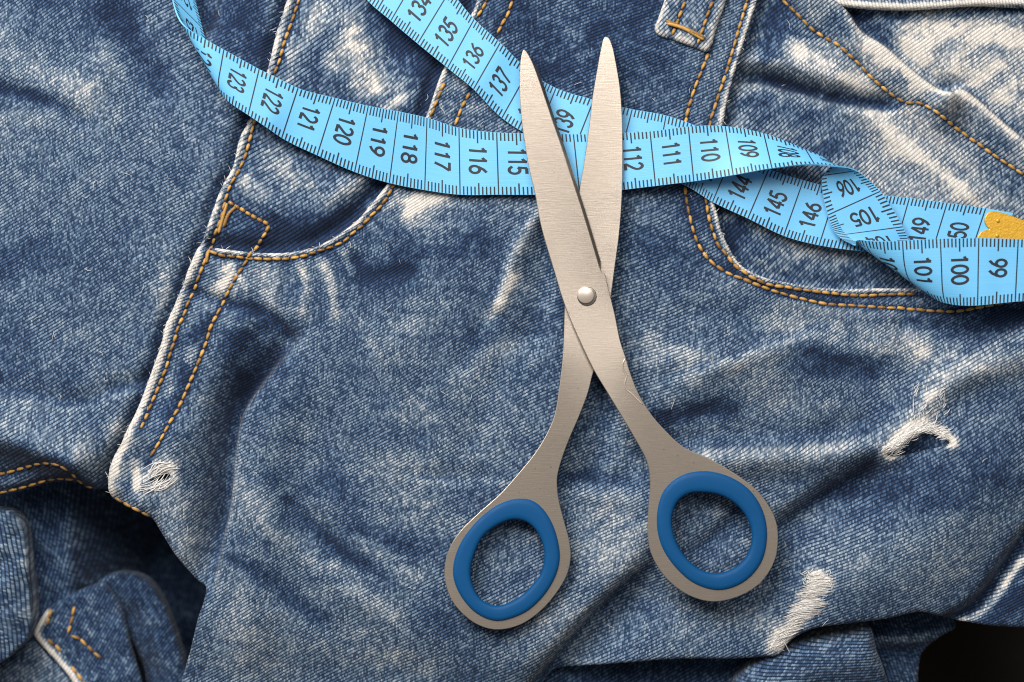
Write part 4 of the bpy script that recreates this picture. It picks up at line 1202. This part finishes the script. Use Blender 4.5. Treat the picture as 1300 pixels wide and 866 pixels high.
# ------------------------------------------------------------------ scissors
def steel_material():
    m, nt, bs = new_mat('brushed_steel'); g = G(nt)
    tc = g.n('ShaderNodeTexCoord').outputs['Object']
    mp = g.n('ShaderNodeMapping'); g.put(mp.inputs[0], tc); mp.inputs['Rotation'].default_value = (0, 0, math.radians(4)); mp.inputs['Scale'].default_value = (260, 5200, 1)
    br = g.noise(mp.outputs[0], 1.0, 3, .6)
    bl = g.noise(tc, 55, 4, .55)
    sp = g.ramp(g.noise(tc, 900, 2, .5), .70, .78)
    col = g.mix(br, (.50, .43, .365, 1), (.60, .52, .445, 1))
    col = g.mix(g.ramp(bl, .42, .75), col, (.47, .405, .34, 1))
    col = g.mix(g.m('MULTIPLY', sp, .55), col, (.20, .14, .09, 1))
    g.put(bs.inputs['Base Color'], col)
    bs.inputs['Metallic'].default_value = .85; bs.inputs['Anisotropic'].default_value = .5
    g.put(bs.inputs['Roughness'], g.m('MULTIPLY_ADD', bl, .30, .20))
    bp = g.n('ShaderNodeBump'); bp.inputs['Strength'].default_value = .16; bp.inputs['Distance'].default_value = .5*S
    g.put(bp.inputs['Height'], br); g.put(bs.inputs['Normal'], bp.outputs[0])
    return m
STEEL = steel_material()
DARKS, nt, bs = new_mat('ground_steel'); bs.inputs['Base Color'].default_value = (.30, .27, .24, 1); bs.inputs['Metallic'].default_value = 1; bs.inputs['Roughness'].default_value = .3
RUB, nt, bs = new_mat('blue_plastic'); g = G(nt)
tc = g.n('ShaderNodeTexCoord').outputs['Object']
g.put(bs.inputs['Base Color'], g.mix(g.noise(tc, 140, 4), (.002, .058, .180, 1), (.003, .074, .212, 1)))
g.put(bs.inputs['Roughness'], g.m('MULTIPLY_ADD', g.noise(tc, 420, 4), .35, .38)); bs.inputs['Specular IOR Level'].default_value = .16
bp = g.n('ShaderNodeBump'); bp.inputs['Strength'].default_value = .08; bp.inputs['Distance'].default_value = S
g.put(bp.inputs['Height'], g.noise(tc, 1800, 3)); g.put(bs.inputs['Normal'], bp.outputs[0])

scis = empty('scissors')
scis['label'] = 'open steel scissors with blue finger rings lying on the jeans'
scis['category'] = 'scissors'
SF = (HU - 26)/HU
Z_LO, Z_MID, Z_HI = 17, 25, 33
top_half = [(665, 63.5), (668, 66), (675, 78), (682.5, 97), (692, 125), (702, 155), (712.5, 185), (722.5, 216), (733, 248), (745, 286), (757, 326), (762, 342), (764, 346), (767, 347), (769, 352), (772, 366), (780, 398), (787, 432),
            (794, 454), (800, 474), (810, 499), (825, 524), (842, 544), (867, 567), (900, 582), (937, 604), (960, 622), (975, 641), (984, 660), (987, 680), (983, 710), (966, 738), (938, 756), (905, 763),
            (876, 756), (850, 738), (834, 718), (825, 698), (822, 676), (823, 645), (825, 612), (821, 586), (810, 564), (790, 530), (770, 497), (755, 472), (736, 433), (717, 388), (704, 346), (687, 288), (679, 246), (672, 216),
            (665, 175), (661, 140), (659.5, 105), (660.5, 80), (663, 67)]
low_half = [(768, 47), (772, 47), (777, 57), (782.5, 82), (787, 110), (789.5, 140), (790.5, 175), (790.5, 215), (789.5, 253), (786, 298), (781, 336), (777, 366), (772, 402), (764, 440), (752, 477), (747, 497), (735, 529), (722, 559),
            (712, 587), (707.5, 606), (708.5, 630), (715, 658), (722, 684), (724.5, 707), (720, 729), (707, 752), (687, 775), (661, 793), (631, 799.5), (606, 793), (583, 775), (570, 755), (564, 727), (569, 700), (583, 676), (608, 651),
            (634, 628), (660, 599), (680, 574), (695, 549), (704, 527), (710, 492), (714, 457), (715.5, 432), (717, 388), (722, 350), (729, 300), (735, 246), (740, 216), (744, 190), (749, 152), (752, 125), (757, 95), (762, 67), (766, 50)]
R_out = [(893, 597), (925, 604), (952, 622), (969, 650), (973.5, 682), (966, 714), (945, 738), (914, 749), (882, 741), (856, 719), (838, 690), (833, 655), (842, 622), (864, 603)]
R_in = [(891, 625), (915, 629), (936, 642), (950, 662), (954, 684), (947, 706), (931, 721), (908, 727.5), (886, 721), (868, 704), (856, 681), (853, 656), (860, 637), (873, 627)]
L_out = [(659, 632.5), (676, 635), (690, 646), (703, 668), (711, 701), (709, 722), (700, 743), (686, 762), (665, 779), (631, 789), (606, 780), (588, 762), (577, 741), (574.5, 722), (582, 694), (601, 666), (626, 644), (642, 636)]
L_in = [(651, 660), (668, 663), (680, 673), (688, 688), (691, 703), (687, 727), (676, 743), (657, 760), (631, 769.5), (612, 762), (602, 748), (597.5, 727), (602, 705), (613, 682), (632, 667)]
def mid(a, b, k, n=72):
    a = resamp(a, n); b = resamp(b, n); return a*(1-k)+b*k
def resamp(L, n=72):
    p = catmull(L, 1.0, closed=True)
    c = p.mean(0)
    th = np.arctan2(p[:, 1]-c[1], p[:, 0]-c[0]); o = np.argsort(th); th = th[o]; r_ = np.linalg.norm(p-c, axis=1)[o]
    t = np.linspace(-math.pi, math.pi, n, endpoint=False)
    rr = np.interp(t, np.concatenate([th-2*math.pi, th, th+2*math.pi]), np.concatenate([r_, r_, r_]))
    return np.stack([c[0]+rr*np.cos(t), c[1]+rr*np.sin(t)], 1)
hiT = plate('blade_half', catmull(top_half, 3.0, closed=True), [mid(R_out, R_in, .25)], Z_MID+.15, Z_HI, .7, STEEL, scis, SF)
hiT['label'] = 'upper half with the left blade and right finger ring'
loT = plate('blade_half', catmull(low_half, 3.0, closed=True), [mid(L_out, L_in, .25)], Z_LO, Z_MID-.15, .7, STEEL, scis, SF)
loT['label'] = 'lower half with the right blade and left finger ring'
# ground cutting edge
def ground_edge(line, sx, z1, z0, wd, parent):
    pl = catmull(line, 4.0); vs, fs = [], []
    for i, p in enumerate(pl):
        k = min(1, i/6)*min(1, (len(pl)-1-i)/4+.2)
        vs += [P(p[0]-sx*.9, p[1], z1+.06, SF), P(p[0]+sx*wd*k, p[1]-.3*wd*k*sx, z0+2.2, SF), P(p[0]+sx*(wd*k-.6), p[1], z0, SF)]
    for i in range(len(pl)-1):
        for q in range(2): fs.append((3*i+q, 3*i+q+1, 3*i+q+4, 3*i+q+3))
    me = bpy.data.meshes.new('cutting_edge'); me.from_pydata(vs, [], fs); me.materials.append(DARKS); me.update()
    o = bpy.data.objects.new('cutting_edge', me); C.objects.link(o); o.parent = parent
ground_edge([(668, 67), (675, 79), (682.5, 97), (692, 125), (702, 155), (712.5, 185), (722.5, 216), (733, 248), (745, 286), (757, 326), (762, 342)], 1, Z_HI, Z_MID+.4, 3.4, hiT)
# finger rings: rounded plastic liners
def ring_grip(outl, innl, zc, parent, hz):
    n_ = 72
    a = resamp(outl, n_); b = resamp(innl, n_)
    c = (a+b)/2; hw = np.linalg.norm(a-b, axis=1)/2; dr = (a-b)/np.maximum(1e-6, np.linalg.norm(a-b, axis=1))[:, None]
    K = 14; vs, fs = [], []
    for i in range(n_):
        for k in range(K):
            ph = 2*math.pi*k/K
            cx = math.copysign(abs(math.cos(ph))**.55, math.cos(ph)); sx = math.copysign(abs(math.sin(ph))**.5, math.sin(ph))
            q = c[i] + dr[i]*hw[i]*cx
            vs.append(P(q[0], q[1], zc+hz*sx, SF))
    for i in range(n_):
        for k in range(K):
            fs.append((i*K+k, ((i+1) % n_)*K+k, ((i+1) % n_)*K+(k+1) % K, i*K+(k+1) % K))
    me = bpy.data.meshes.new('ring_grip'); me.from_pydata(vs, [], fs)
    bm = bmesh.new(); bm.from_mesh(me); bmesh.ops.recalc_face_normals(bm, faces=bm.faces[:]); bm.to_mesh(me); bm.free()
    me.polygons.foreach_set('use_smooth', np.ones(len(me.polygons), bool)); me.materials.append(RUB)
    o = bpy.data.objects.new('ring_grip', me); C.objects.link(o); o.parent = parent
    return o
ring_grip(R_out, R_in, (Z_MID+Z_HI)/2, hiT, 7.5); ring_grip(L_out, L_in, (Z_LO+Z_MID)/2, loT, 7.5)
PIN, nt, bs = new_mat('polished_steel'); bs.inputs['Base Color'].default_value = (.60, .52, .45, 1); bs.inputs['Metallic'].default_value = .6; bs.inputs['Roughness'].default_value = .33
dome('rivet', 743.5, 375, Z_HI+.6, 10.6, 3.4, PIN, scis, SF, 40, .9)
dome('rivet_washer', 745, 376.5, Z_HI-.1, 12.2, .7, DARKS, scis, SF, 40, .9)
# raised burr on the shank
bur = [(794, 455), (790.5, 461), (791, 469), (795, 477), (793, 487), (795, 494), (802, 500), (809, 507), (816, 514)]
thread_tube('edge_burr', [(650+(x-650)*SF, 433+(y-433)*SF, Z_HI-.1) for x, y in bur], 1.2, PIN, hiT, .7)
